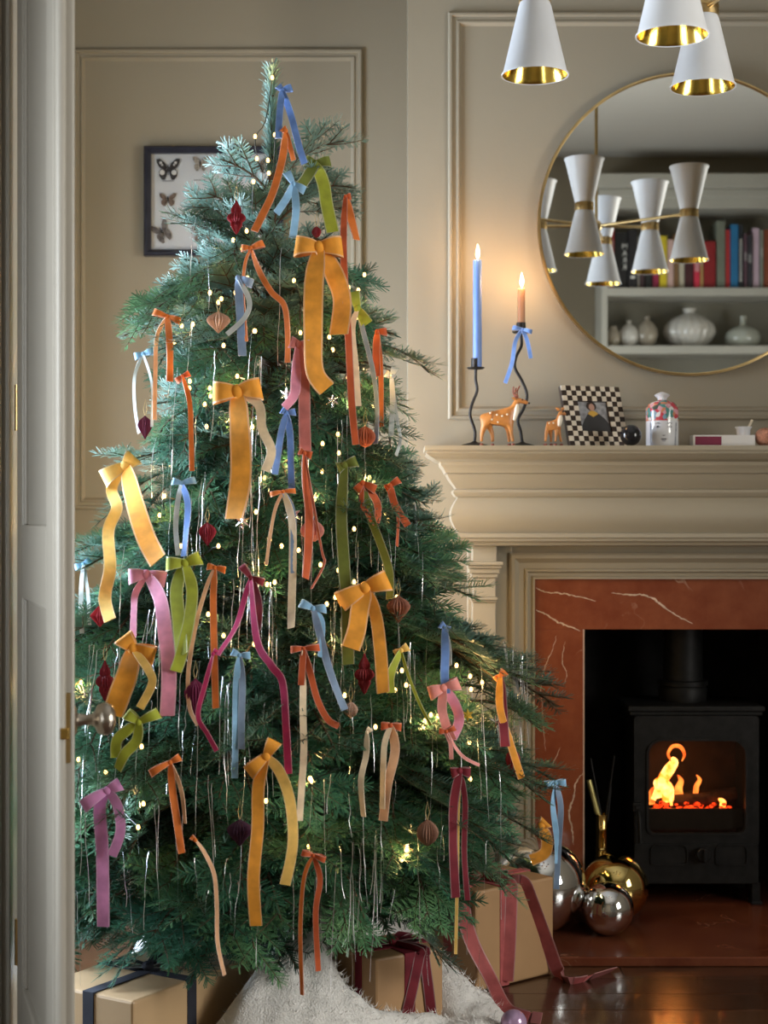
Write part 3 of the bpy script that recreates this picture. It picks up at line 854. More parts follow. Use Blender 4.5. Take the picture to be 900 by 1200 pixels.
def tail_geo(pts, w, tw=None, narrow=1.0):
    c = smooth_path(pts, 7); n = len(c); r = bow_rng
    a0, a1 = (tw if tw else (r.uniform(-.55,.55), r.uniform(-.6,.6)))
    sides = []; ws = []
    for i in range(n):
        t = (c[min(i+1,n-1)]-c[max(i-1,0)]).normalized()
        s = t.cross(Vector((0,1,0)))
        s = s.normalized() if s.length > .05 else Vector((1,0,0))
        if s.x < 0: s = -s
        q = i/(n-1)
        a = a0 + (a1-a0)*q + .22*math.sin(q*7+a0*5)
        s = Matrix.Rotation(a, 3, t) @ s
        sides.append(s); ws.append(w*(.55+.45*min(1, q*6))*(1+(narrow-1)*q))
    return G().strip(c, sides, ws)
def bow(label, color, w, knot, loops, tails, dy=0., grp=None, tail_color=None, name='ribbon_bow', Yk=None, cat='bow'):
    """w ribbon width in pixels at the tree; knot pixel; loops = end pixels of the loops; tails = pixel polylines"""
    yk = (Yk if Yk else surf(*knot)-.058) + dy
    K = P(knot[0], knot[1], yk); W = w*yk/F
    root = thing(name, label, cat, K, grp or 'velvet ribbon bows on the tree')
    mats = ribbon_mats(color)
    for e in loops:
        E = P(e[0], e[1], yk); u = E-K; Ln = max(.008, u.length); u.normalize()
        s = Vector((-u.z, 0, u.x)); fwd = Vector((0,-1,0))
        n = 16; c = []; sd = []; ws = []
        for i in range(n+1):
            th = 2*PI*i/n
            q = (1-math.cos(th))/2
            c.append(K + u*Ln*q + fwd*(Ln*.36+W*.1)*math.sin(th)*(.35+.65*q) + Vector((0,0,-.10*Ln*q*q)))
            sd.append((s + fwd*.25*math.sin(th)).normalized()); ws.append(W*(.42+.68*q**.6))
        obj('loop', G().strip(c, sd, ws), mats, root, smooth=50)
    kr = max(.0035, W*.30)
    g = G().ball(K+Vector((0,-.004,0)), 1, 12, 8, sc=(kr, kr*.75, kr*1.15))
    obj('knot', g, mats[0], root, smooth=80)
    for j, t in enumerate(tails):
        cc = color; pts = t; ww = w; tw = None
        if isinstance(t, dict): pts = t['p']; cc = t.get('c', color); ww = t.get('w', w); tw = t.get('tw')
        wp = [K + Vector((0,-.002,0))]
        yprev = yk
        for (a, b) in pts:
            y = min(surf(a, b)-.055+dy, yk+.01) if Yk is None else yk
            y = max(min(y, yprev+.004), yprev-.10); yprev = y
            wp.append(P(a, b, y))
        obj('tail', tail_geo(wp, ww*yk/F, tw), ribbon_mats(cc), root, smooth=50)
    return root

bow('narrow blue bow at the very top of the tree', 'blue', 8, (331,106), [(326,100),(342,102)], [[(328,130),(326,162)], [(341,135),(350,170),(357,192)]], dy=-.01)
bow('orange ribbon trailing left below the tree top', 'orange', 9, (335,154), [(331,150)], [[(331,185),(320,225),(306,255),(298,271)], {'p':[(340,172),(344,188)],'w':6}], dy=-.01)
bow('small sky blue bow below the tree top', 'light_blue', 9, (344,216), [(336,200),(357,222)], [[(347,245),(343,279)], [(336,232),(324,250)]])
bow('olive bow with a pale lime tail on the upper right branch', 'olive', 13, (370,192), [(358,187),(387,188)], [[(360,207),(353,217)], {'p':[(379,215),(383,240),(390,272)],'c':'lime','w':15}])
bow('long rust ribbon hanging down right of the topmost amber bow', 'rust', 8, (405,231), [(411,230)], [{'p':[(403,262),(403,310),(408,390),(412,470),(417,521)],'tw':(.2,-.2)}, {'p':[(411,255),(418,281)],'w':10,'c':'orange'}], dy=-.025)
bow('large amber bow highest of the wide amber bows', 'amber', 23, (374,290), [(346,286),(401,287)], [{'p':[(368,330),(367,390),(369,435),(383,456)],'tw':(.1,-.5)}, {'p':[(392,322),(401,352),(397,392)],'w':23,'tw':(-.4,.5)}], dy=-.02)
bow('thin orange bow above the pale paper bauble with a long curling tail', 'orange', 8, (294,291), [(283,290),(309,284)], [{'p':[(287,310),(285,345),(289,400)],'w':4}, {'p':[(304,318),(318,342),(333,358),(337,390),(337,425)],'w':7}])
bow('thin orange bow on the upper left branch tips', 'orange', 8, (196,371), [(180,364),(211,375)], [{'p':[(184,395),(182,440),(181,492)],'w':5,'c':'peach'}, [(199,405),(199,447)]], dy=-.02)
bow('slate blue ribbon beside the pale paper bauble', 'slate', 10, (279,326), [(296,331)], [[(281,360),(284,417)], {'p':[(292,352),(287,372),(266,392)],'c':'silver','w':6}])
bow('small pale blue bow on a left branch tip', 'light_blue', 8, (168,415), [(158,417),(180,410)], [{'p':[(158,440),(158,475),(163,508)],'c':'silver','w':4}, {'p':[(178,450),(178,500)],'c':'silver','w':3}], dy=-.02)
bow('large amber bow left of centre with one long straight tail', 'amber', 25, (278,459), [(250,458),(306,453)], [{'p':[(281,505),(282,560),(274,608)],'tw':(.1,.35)}, {'p':[(303,474),(307,502),(318,528),(311,552)],'c':'cream','w':11}], dy=-.02)
bow('dusty pink bow below the highest amber bow', 'dusty_pink', 14, (350,404), [(340,400),(364,405)], [{'p':[(347,440),(345,462),(333,478)],'c':'pink','w':12}, [(356,450),(357,500),(358,528)]])
bow('yellow lime bow with cream and slate tails on the right side', 'lime', 14, (419,362), [(414,340),(430,378)], [{'p':[(413,385),(417,430),(420,476)],'c':'cream','w':7}, {'p':[(426,390),(437,435),(442,480),(440,520)],'c':'slate','w':6}])
bow('small rust bow on the right edge above the silver bow', 'rust', 9, (442,389), [(453,388)], [[(441,415),(442,441)], {'p':[(446,430),(447,500)],'c':'orange','w':6}])
bow('thin red ribbon hanging behind the left amber tail', 'rust', 7, (214,441), [(207,446),(222,437)], [{'p':[(222,470),(224,510),(225,552)],'w':6,'c':'orange'}])
bow('pale blue bow above the olive green bow', 'light_blue', 8, (213,566), [(202,563),(229,561)], [{'p':[(208,590),(206,620),(209,651)],'c':'silver','w':6}, {'p':[(220,590),(218,625),(215,652)],'c':'blue','w':8}])
bow('pale gold bow with trailing tails at the left edge of the tree', 'gold', 20, (147,546), [(121,559),(158,534)], [{'p':[(158,590),(171,630),(185,657)],'c':'amber','tw':(.1,-.1),'w':22}, {'p':[(131,572),(137,595),(127,622),(129,665),(123,700),(129,727)],'c':'gold','w':14}], dy=-.04)
bow('two dark blue ribbon tails beside the long dusty pink tail', 'blue', 8, (336,484), [(330,480),(346,482)], [[(330,505),(326,530),(322,556)], [(340,510),(341,545),(342,577)]])
bow('rust red ribbon crossing the pink paper bauble', 'rust', 9, (357,531), [(351,528),(365,533)], [{'p':[(358,565),(362,600),(361,645),(358,678)],'w':10}, {'p':[(376,640),(380,660),(365,690)],'w':3}], dy=-.02)
bow('thin orange bow with a long blue and cream tail at the centre', 'orange', 6, (332,576), [(317,578),(346,574)], [{'p':[(323,595),(317,625),(312,662)],'c':'peach','w':4}, {'p':[(342,610),(343,660),(342,700),(341,736)],'c':'cream','w':9}, {'p':[(343,600),(344,640),(344,672)],'c':'slate','w':7}], dy=-.01)
bow('long wide olive ribbon hanging straight down right of centre', 'olive', 13, (404,545), [(418,539),(396,548)], [{'p':[(400,600),(403,660),(407,720),(408,779)],'tw':(.05,-.05),'w':14}])
bow('rust bow with a dark olive tail right of the olive ribbon', 'rust', 10, (425,566), [(418,574),(440,572)], [{'p':[(424,590),(431,602),(441,618)],'w':6}, {'p':[(440,585),(443,600),(440,617)],'w':9}, {'p':[(434,605),(447,640),(456,670),(457,702)],'c':'olive','w':10}])
bow('small rust bow on the right edge above the mantel', 'rust', 9, (457,569), [(468,561),(452,572)], [[(463,592),(478,616)], {'p':[(466,600),(465,640)],'w':4}])
bow('pink bow with one long wide tail at the left', 'pink', 17, (172,673), [(151,674),(194,677)], [{'p':[(187,700),(194,745),(198,790),(196,839)],'tw':(.1,-.1),'w':17}, {'p':[(159,695),(157,715),(156,748)],'w':8}], dy=-.015)
bow('olive green bow with two wide tails', 'lime', 16, (217,660), [(195,659),(235,652)], [{'p':[(207,690),(210,730),(213,768)],'tw':(.1,.2),'w':16}, {'p':[(225,690),(222,725),(213,765),(206,787)],'tw':(-.3,.2),'w':14}], dy=-.02)
bow('thin orange bow right of the olive green bow', 'orange', 8, (252,665), [(243,663),(264,667)], [[(250,700),(251,760),(253,830)], {'p':[(243,685),(230,730),(221,785),(222,828),(232,850)],'c':'peach','w':5}])
bow('burgundy bow with a magenta tail at the centre', 'burgundy', 9, (294,677), [(283,661),(309,681)], [{'p':[(287,700),(276,735),(255,768)],'w':7,'c':'magenta'}, {'p':[(303,705),(302,740)],'w':9}, {'p':[(301,750),(318,780),(331,800),(335,850),(338,907)],'c':'magenta','w':9}], dy=-.01)
bow('thin magenta ribbon curling over the plum paper bauble', 'magenta', 6, (250,766), [(254,761)], [[(241,800),(232,838),(243,860),(254,880)]], dy=-.02)
bow('sky blue bow below the burgundy bow', 'light_blue', 8, (281,768), [(272,763),(293,767)], [[(277,800),(276,860),(275,912)], {'p':[(284,800),(283,840),(283,878)],'c':'slate'}], dy=-.01)
bow('amber bow beside the door knob', 'amber', 22, (156,760), [(144,744),(181,767)], [{'p':[(149,790),(141,812),(132,838)],'tw':(.1,.1),'w':26}, {'p':[(174,785),(178,802),(164,830)],'w':10,'c':'gold'}], dy=-.03)
bow('narrow red bow above a long cream ribbon', 'rust', 8, (356,760), [(341,760),(374,757)], [[(354,785),(353,803)], {'p':[(364,790),(372,820),(384,843),(397,851)],'w':8}, {'p':[(355,830),(356,880),(353,930),(351,962)],'c':'cream','w':8}])
bow('pale blue bow left of the tilted amber bow', 'light_blue', 10, (367,713), [(352,705),(382,712)], [{'p':[(374,740),(383,775),(393,805),(404,832)],'c':'slate','w':9}, {'p':[(378,730),(375,770)],'w':6}])
bow('tilted amber bow right of centre', 'amber', 24, (428,689), [(397,703),(455,677)], [{'p':[(422,712),(418,738),(411,760)],'w':22,'tw':(.2,-.2)}, {'p':[(440,720),(446,765),(449,812)],'w':15,'tw':(-.1,.3)}], dy=-.03)
bow('bright blue ribbon above the salmon bow', 'blue', 9, (521,735), [(516,731),(526,738)], [{'p':[(522,765),(521,790),(523,813)],'tw':(.1,.1),'w':10}, {'p':[(526,760),(527,780)],'c':'silver','w':6}], dy=-.03)
bow('salmon pink bow below the bright blue ribbon', 'salmon', 15, (520,806), [(503,811),(538,799)], [{'p':[(518,830),(522,848),(530,868)],'w':11}, {'p':[(533,825),(538,845),(529,866)],'c':'pink','w':12}], dy=-.02)
bow('little red bow on the branch under the salmon bow', 'rust', 7, (523,857), [(515,856),(533,852)], [{'p':[(528,872),(529,890)],'c':'salmon','w':5}, {'p':[(535,878),(546,889),(562,897)],'c':'salmon','w':4}], dy=-.03)
bow('red bow with cream and copper tails low right of centre', 'rust', 9, (458,850), [(447,850),(470,851)], [{'p':[(451,870),(449,900),(448,948)],'c':'cream','w':7}, {'p':[(463,880),(454,920),(449,962)],'c':'peach','w':11}], dy=-.01)
bow('dark burgundy bow with long tails low on the right', 'burgundy', 12, (539,903), [(529,905),(551,904)], [{'p':[(532,940),(531,990),(534,1052)],'c':'burgundy','w':11,'tw':(.1,-.3)}, {'p':[(545,940),(544,1000),(548,1055)],'w':7}, {'p':[(537,950),(536,1020),(535,1075),(534,1118)],'c':'gold','w':4}], dy=-.02)
bow('large amber bow at the lower centre with two long tails', 'amber', 17, (312,886), [(322,866),(291,903)], [{'p':[(303,920),(302,970),(297,1030),(300,1085)],'w':15,'tw':(.1,-.1)}, {'p':[(328,905),(340,940),(343,990),(334,1037)],'c':'gold','w':13}], dy=-.02)
bow('orange bow above the lilac bow', 'orange', 9, (200,893), [(176,904),(211,886)], [[(202,925),(207,960),(213,1000)], {'p':[(209,915),(214,935),(217,965)],'c':'peach','w':5}], dy=-.02)
bow('yellow green bow below the door knob', 'lime', 13, (163,846), [(148,834),(186,833)], [[(150,855),(137,868),(136,888)], [(160,868),(146,884),(138,902)]], dy=-.03)
bow('lilac pink bow with one long wide tail at the lower left', 'lilac', 15, (126,926), [(97,942),(141,917)], [{'p':[(117,945),(120,1000),(121,1086)],'tw':(.05,-.05),'w':15}, {'p':[(138,945),(141,975),(131,1003)],'w':12}], dy=-.035)
bow('narrow red bow hanging lowest at the front of the tree', 'rust', 7, (367,1002), [(354,998),(381,1006)], [{'p':[(356,1030),(352,1090),(354,1166)],'w':5,'c':'orange'}, {'p':[(375,1030),(370,1070),(373,1138)],'w':7}], dy=-.02)
bow('thin copper ribbon trailing over the black ribboned parcel', 'orange', 6, (229,984), [(224,980)], [{'p':[(240,1000),(251,1025),(254,1060),(255,1105),(263,1143)],'c':'peach','w':5}], dy=-.03)
bow('pale blue bow on the low right branch beside the silver bauble', 'light_blue', 8, (651,917), [(638,919),(663,916)], [{'p':[(648,945),(653,985),(653,1012)],'w':7}, {'p':[(657,945),(655,985),(652,1042)],'c':'slate','w':7}], Yk=3.52)
bow('orange ribbon at the right edge against the marble', 'orange', 10, (586,792), [(592,786),(581,797)], [{'p':[(586,830),(597,868),(611,912)],'c':'amber','w':9}, {'p':[(590,850),(592,875)],'c':'burgundy','w':12}], dy=-.02)
bow('pale blue bow at the far left beside the door', 'light_blue', 7, (98,661), [(88,664),(106,655)], [{'p':[(95,695),(96,742)],'c':'silver','w':5}, {'p':[(103,695),(105,732)],'c':'silver','w':4}], dy=-.03)
bow('silver ribbon bow on the right edge of the tree', 'silver', 8, (459,441), [(452,437),(463,430)], [{'p':[(460,475),(458,512)],'w':6}, {'p':[(465,490),(469,515),(464,534)],'w':4}])
bow('thin cream ribbon curling low between the red bows', 'cream', 7, (430,858), [(434,853)], [{'p':[(429,885),(423,915),(426,957)],'w':7}], dy=-.02)
bow('small gold ribbon on the lower right branches', 'gold', 10, (470,762), [(478,757),(463,766)], [{'p':[(478,790),(492,825),(505,850)],'c':'lime','w':4}, {'p':[(458,790),(458,812)],'c':'lime','w':10}], dy=.0)

# ------------------------------------------------------------------ pleated paper ornaments
m_thread = M('gold_thread', (.60,.45,.22), .5, .5)
PAPER = {}
def paper_mat(c):
    k = tuple(c)
    if k not in PAPER: PAPER[k] = M('pleated_paper_%d' % len(PAPER), c, .75, var=.12, vs=30)
    return PAPER[k]
SHAPES = {
 'finial': [(0,-1),(.10,-.92),(.30,-.62),(.42,-.45),(.40,-.30),(.62,-.14),(.66,0),(.55,.16),(.34,.27),(.38,.38),(.36,.52),(.24,.68),(.12,.84),(.05,1),(0,1)],
 'ball': [(0,-.95),(.25,-.88),(.62,-.62),(.88,-.28),(.95,0),(.88,.30),(.62,.62),(.28,.86),(.08,.95),(0,.97)],
 'drop': [(0,-1),(.10,-.9),(.32,-.62),(.66,-.22),(.86,.08),(.88,.28),(.72,.55),(.42,.76),(.16,.90),(.06,1),(0,1)],
 'diamond': [(0,-1),(.2,-.8),(.9,.0),(.86,.1),(.2,.85),(0,.95)]}
def ornament(label, shape, cpx, rx, rz, color, dy=-.02, group='pleated paper ornaments'):
    y = surf(*cpx)-.02+dy; c = P(cpx[0], cpx[1], y); k = y/F
    prof = [(r*rx*k, h*rz*k) for r, h in SHAPES[shape]]
    t = thing('paper_ornament', label, 'ornament', c-Vector((0,0,rz*k)), group)
    n = 22
    def rf(a, q): return 1.0 if int(round(a/(2*PI)*2*n)) % 2 == 0 else .80
    obj('body', G().lathe(prof, c, 2*n, rfun=rf), paper_mat(color), t)
    top = c+Vector((0,0,rz*k))
    obj('hanging_loop', G().tube([top-Vector((0,0,.004)), top+Vector((-.004,.002,.014)), top+Vector((0,.006,.036)), top+Vector((.004,.002,.014)), top-Vector((0,0,.004))], .0007, 5), m_thread, t)
ornament('red pleated paper finial below the butterfly case', 'finial', (277,255), 17, 20, (.30,.018,.030))
ornament('pale buff pleated paper bauble upper left', 'drop', (256,378), 16, 13, (.58,.36,.26))
ornament('plum pleated paper ornament on the left edge', 'drop', (170,501), 10, 14, (.14,.015,.06), dy=-.04)
ornament('dark red pleated paper ball left of centre', 'drop', (243,626), 12, 14, (.26,.012,.035))
ornament('dusty pink pleated paper ball at the centre', 'ball', (366,622), 15, 14, (.52,.20,.17))
ornament('rust pleated paper ball on the right', 'ball', (428,512), 13, 13, (.42,.11,.05))
ornament('burgundy paper finial left of the amber bow by the door knob', 'finial', (123,798), 17, 24, (.20,.012,.035), dy=-.03)
ornament('red paper diamond at the left edge', 'diamond', (117,722), 13, 13, (.34,.014,.04), dy=-.03)
ornament('plum pleated paper drop behind the magenta ribbon', 'drop', (229,817), 15, 22, (.17,.012,.065))
ornament('dark red paper diamond under the tilted amber bow', 'finial', (427,790), 18, 24, (.24,.014,.02))
ornament('brown pleated paper ornament right of the tilted amber bow', 'drop', (467,714), 16, 16, (.28,.11,.07))
ornament('aubergine pleated paper ball at the lower centre left', 'drop', (281,976), 17, 16, (.055,.012,.045))
ornament('brown pleated paper bauble at the lower right', 'ball', (501,976), 14, 16, (.24,.12,.08))
ornament('small burgundy paper drop on the right edge by the marble', 'drop', (601,893), 10, 17, (.22,.010,.02))
ornament('small buff paper bauble low right of centre', 'ball', (411,832), 9, 10, (.50,.32,.24))
ornament('small red paper bauble under the top amber bow', 'ball', (371,272), 6, 7, (.26,.02,.03), dy=-.01)
# silver stars and mushrooms of pressed foil
m_foil = M('silver_foil', (.78,.78,.76), .25, 1., var=.15, vs=60, bump=.2, bs=200)
m_goldfoil = M('gold_foil', (.75,.52,.08), .3, .7, var=.15, vs=60)
def star(label, cpx, r, mat, n=6, dy=-.02):
    y = surf(*cpx)-.02+dy; c = P(cpx[0], cpx[1], y); k = y/F*r
    poly = []
    for i in range(2*n):
        a = PI/2 + PI*i/n; q = k if i % 2 == 0 else k*.45
        poly.append((c.x+q*math.cos(a), c.z+q*math.sin(a)))
    m = len(poly)
    vs = [(x, y, z) for x, z in poly] + [(c.x, y-.006, c.z), (c.x, y+.006, c.z)]
    g = G().add(vs, [(i, (i+1)%m, m) for i in range(m)] + [((i+1)%m, i, m+1) for i in range(m)])
    tag(obj('star_ornament', g, mat), label, 'ornament', 'foil star ornaments')
star('white foil star below the long amber tail', (284,612), 10, m_foil)
star('silver foil star left of the two blue tails', (318,546), 8, m_foil)
star('silver foil star under the dusty pink bow', (336,462), 9, m_foil)
star('silver foil star right of the dusty pink tails', (390,470), 9, m_foil)
star('white foil star above the dusty pink paper ball', (343,603), 11, m_foil)
star('gold foil star on the lower right branches', (548,838), 8, m_goldfoil)
star('silver foil star behind the tinsel at the right', (580,846), 9, m_foil)

# ------------------------------------------------------------------ tinsel
def tinsel_mat():
    m = M('iridescent_tinsel', (.85,.84,.92), .34, .8, var=.15, vs=60)
    b = m.node_tree.nodes['Principled BSDF']
    return m
m_tinsel = tinsel_mat()
g = G(); r5 = random.Random(31)
spots = []
for _ in range(170):
    py = 190 + 860*math.sqrt(r5.random()); hw = RZ(ZP(py, TY))*500*.86
    spots.append((318+r5.uniform(-hw, hw), py, r5.uniform(35, 150), 1))
for cx, cy in ((600,762),(612,775),(593,758),(606,770),(598,764),(445,575),(480,590),(320,690),(265,800),(300,500),(290,560),(240,560),(420,990),(445,985),(395,700),(480,760),(175,720),(110,760),(300,420)):
    for _ in range(5): spots.append((cx+r5.uniform(-7,7), cy+r5.uniform(-8,8), r5.uniform(60,120), 1))
for px, py, ln, _ in spots:
    y0 = surf(px, py)-.015+r5.uniform(-.02,.03)
    a = P(px, py, y0)
    L_ = ln*y0/F
    drift = r5.uniform(-.012,.012)
    pts = [a+Vector((r5.uniform(-.02,.02), .03, -.004)), a]
    yy = y0
    for k in range(1, 6):
        q = k/5
        yy = min(yy, surf(px, py+ln*q)-.012)
        pts.append(Vector((a.x+drift*q+r5.uniform(-.0022,.0022), max(yy, y0-.06), a.z-L_*q)))
    c = smooth_path(pts, 2); ang = r5.uniform(0, PI)
    vs = []
    for i, p in enumerate(c):
        an = ang + i*.12; s = Vector((math.cos(an), math.sin(an), 0))*.00055
        vs += [p-s, p+s]
    n = len(c)
    g.add(vs, [(2*i, 2*i+1, 2*i+3, 2*i+2) for i in range(n-1)])
tag(obj('tinsel_strands', g, m_tinsel), 'fine silver iridescent tinsel strands draped all over the tree', 'tinsel', kind='stuff')

# ------------------------------------------------------------------ fairy lights
m_bulb = emission('warm_fairy_light', (1.0,.58,.17), (1.0,.66,.22), 5.0, 5)
m_wire = M('dark_green_wire', (.012,.02,.012), .5)
fl = thing('string_lights', 'warm white fairy light string wound round the tree', 'string lights', (TX, TY-.2, .5))
known = [(319,91),(299,160),(322,158),(301,186),(314,188),(315,203),(297,213),(284,292),(290,326),(246,343),(276,343),(226,380),(213,382),(299,388),(262,405),(278,441),(240,474),(242,500),(270,492),(298,388),(390,410),(373,391),(352,390),(427,322),(418,372),(420,340),(344,447),(340,535),(396,509),(397,531),(187,604),(181,650),(262,745),(312,660),(313,685),(393,700),(415,682),(383,708),(430,780),(471,786),(476,803),(463,809),(513,840),(430,860),(404,815),(378,748),(380,840),(350,645),(365,915),(166,875),(124,905),(168,942),(341,968),(362,992),(477,993),(471,1007),(551,913),(550,870),(552,808),(440,852),(95,800),(92,890),(256,640),(244,720),(226,705),(210,740),(498,845),(505,838),(535,780),(565,800),(455,610),(415,620),(433,560),(465,700),(212,640),(310,560),(300,600),(330,640),(246,455),(222,455),(378,520),(410,470),(440,455)]
r6 = random.Random(8)
while len(known) < 118:
    py = 250 + 720*r6.random()**.8; hw = RZ(ZP(py, TY))*500*.85
    known.append((318+r6.uniform(-hw, hw), py))
bulbs = [P(a, b, surf(a, b, .90)-.012) for a, b in known]
for k in range(26):                                  # the string goes on round the back
    zz = .75 + .9*k/26; az = rad(20 + 140*((k*7) % 26)/26); rr = RZ(zz)*.88
    bulbs.append(Vector((TX+rr*math.cos(az), TY+rr*math.sin(az), zz)))
for k, p in enumerate(bulbs):                        # each bulb's light, gathered into every third bulb
    if k % 3 == 0 or k >= len(known):
        l = bpy.data.lights.new('fairy_light_glow', 'POINT'); l.energy = .16 if k < len(known) else .85; l.color = (1,.60,.22); l.shadow_soft_size = .006
        o = bpy.data.objects.new('fairy_light_glow', l); COL.objects.link(o); o.location = p + Vector((0, -.012 if k < len(known) else .012, 0))
bm = mesh_from('bulb', G().lathe([(0,-.0050),(.0028,-.004),(.0038,-.001),(.0036,.002),(.0022,.005),(0,.0056)], (0,0,0), 10)); bm.materials.append(m_bulb); bm.shade_smooth()
for p in bulbs:
    o = bpy.data.objects.new('bulb', bm); COL.objects.link(o); o.parent = fl; o.location = p - WL['string_lights']
order = sorted(range(len(bulbs)), key=lambda i: (round(bulbs[i].z/.09), bulbs[i].x if int(round(bulbs[i].z/.09)) % 2 else -bulbs[i].x))
wp = []
for a, b in zip(order[:-1], order[1:]):
    A, B = bulbs[a], bulbs[b]
    wp += [A+Vector((0,.006,0)), (A+B)/2 + Vector((0, .05 if (A-B).length < .25 else .32, -.02))]
wp.append(bulbs[order[-1]])
obj('wire', G().tube(smooth_path(wp, 3), .0013, 5), m_wire, fl)

# ------------------------------------------------------------------ chandelier
HUB = Vector((.745, 3.05, 2.217))
neck = [(.292,3.32),(.530,3.05),(.658,3.41),(.813,2.73),(.946,3.03),(1.043,3.29)]
ch = thing('chandelier', 'brass chandelier with white hourglass double cone shades', 'chandelier', (HUB.x, HUB.y, 2.05))
obj('rod', G().tube([HUB, (HUB.x, HUB.y, 2.74)], .006, 12), m_brass_dull, ch, smooth=60)
lk = G()
for i in range(5):
    z = 2.765 + i*.05
    c = (HUB.x, HUB.y, z)
    pts = []
    for k in range(17):
        a = 2*PI*k/16; d = Vector((.009*math.cos(a), 0, .028*math.sin(a)))
        if i % 2: d = Vector((0, d.x, d.z))
        pts.append(Vector(c)+d)
    lk.tube(pts, .0025, 6, cap=False)
obj('chain', lk, m_brass_dull, ch, smooth=60)
obj('rod', G().tube([(HUB.x, HUB.y, 2.99), (HUB.x, HUB.y, ZC-.03)], .005, 10), m_brass_dull, ch, smooth=60)
obj('ceiling_rose', G().lathe([(0,ZC-.045),(.012,ZC-.045),(.05,ZC-.03),(.055,ZC-.001),(0,ZC-.001)], (HUB.x,HUB.y,0), 28), m_brass_dull, ch, smooth=40)
obj('hub', G().ball(HUB, .022, 16, 10), m_brass_dull, ch, smooth=80)
def cone_prof(s):
    o = [(.031, s*.014),(.034, s*.022),(.066, s*.158),(.070, s*.163),(.070, s*.166)]
    i = [(.067, s*.165),(.063, s*.156),(.031, s*.026),(0, s*.026)]
    return o + i
for nx, ny in neck:
    c = Vector((nx, ny, HUB.z)); d = (c-HUB); d.normalize()
    obj('arm', G().tube([HUB+d*.01, c-d*.028], .0055, 10), m_brass_dull, ch, smooth=60)
    col_ = obj('collar', G().lathe([(0,-.014),(.033,-.014),(.034,-.004),(.0315,-.003),(.0315,.003),(.034,.004),(.033,.014),(0,.014)], c, 32), m_brass_dull, ch, smooth=35)
    for s in (1, -1):
        obj('shade', G().lathe(cone_prof(s), c, 48, ms=[0,0,0,0,0,1,1,1,1], cap=False), [m_shade, m_gold_in], ch, smooth=40)

# ------------------------------------------------------------------ bookcase seen in the mirror
BD = 9.30; BY = 2*MRY-BD                             # reflected distance, front of the bookcase
def PR(px, py, d=BD): return Vector(((px-VX)*d/F, 2*MRY-d, CAMZ+(HY-py)*d/F))
bx0, bx1 = PR(705,0).x, 2.80
zb1, zb2 = PR(0,337).z, PR(0,405).z
bk = thing('bookcase', 'tall pale painted bookcase against the rear wall, seen in the mirror', 'bookcase', ((bx0+bx1)/2, BY, 0))
obj('back_panel', G().box(bx0, bx1, YR+.001, YR+.016, 0, PR(0,214).z), m_shelfback, bk)
for x0 in (bx0, bx1-.035): obj('side', G().box(x0, x0+.035, YR+.016, BY, 0, PR(0,214).z), m_white_wood, bk, bevel=.003)
for z in (zb1, zb2): obj('shelf', G().box(bx0+.035, bx1-.035, YR+.016, BY, z-.048, z), m_white_wood, bk, bevel=.003)
for z in (zb2-.42, zb2-.84, zb2-1.26, .12): obj('shelf', G().box(bx0+.035, bx1-.035, YR+.016, BY, z-.04, z), m_white_wood, bk, bevel=.003)
zt2 = PR(0,244).z
obj('top_board', G().box(bx0, bx1, YR+.016, BY, zt2, PR(0,214).z), m_white_wood, bk, bevel=.003)
obj('cornice', G().box(bx0-.02, bx1+.02, YR+.001, BY+.02, PR(0,232).z, PR(0,222).z).box(bx0-.05, bx1+.04, YR+.001, BY+.05, PR(0,222).z, PR(0,205).z), m_white_wood, bk, bevel=.006)
def text_geo(s, size, org, ux, uz, depth):
    cu = bpy.data.curves.new('spine_text', 'FONT'); cu.body = s; cu.size = size; cu.extrude = depth/2; cu.align_x = 'CENTER'; cu.resolution_u = 2
    o = bpy.data.objects.new('spine_text', cu); COL.objects.link(o)
    dg = bpy.context.evaluated_depsgraph_get(); dg.update()
    me = bpy.data.meshes.new_from_object(o.evaluated_get(dg))
    g = G(); ux, uz = Vector(ux), Vector(uz); n = ux.cross(uz)
    g.v = [tuple(Vector(org)+ux*v.co.x+uz*v.co.y+n*v.co.z) for v in me.vertices]
    g.f = [list(p.vertices) for p in me.polygons]; g.m = [0]*len(g.f)
    bpy.data.objects.remove(o); bpy.data.curves.remove(cu); bpy.data.meshes.remove(me)
    return g
m_page = M('book_pages', (.62,.56,.44), .9, var=.1, vs=80)
m_ink = M('white_spine_print', (.72,.72,.70), .6)
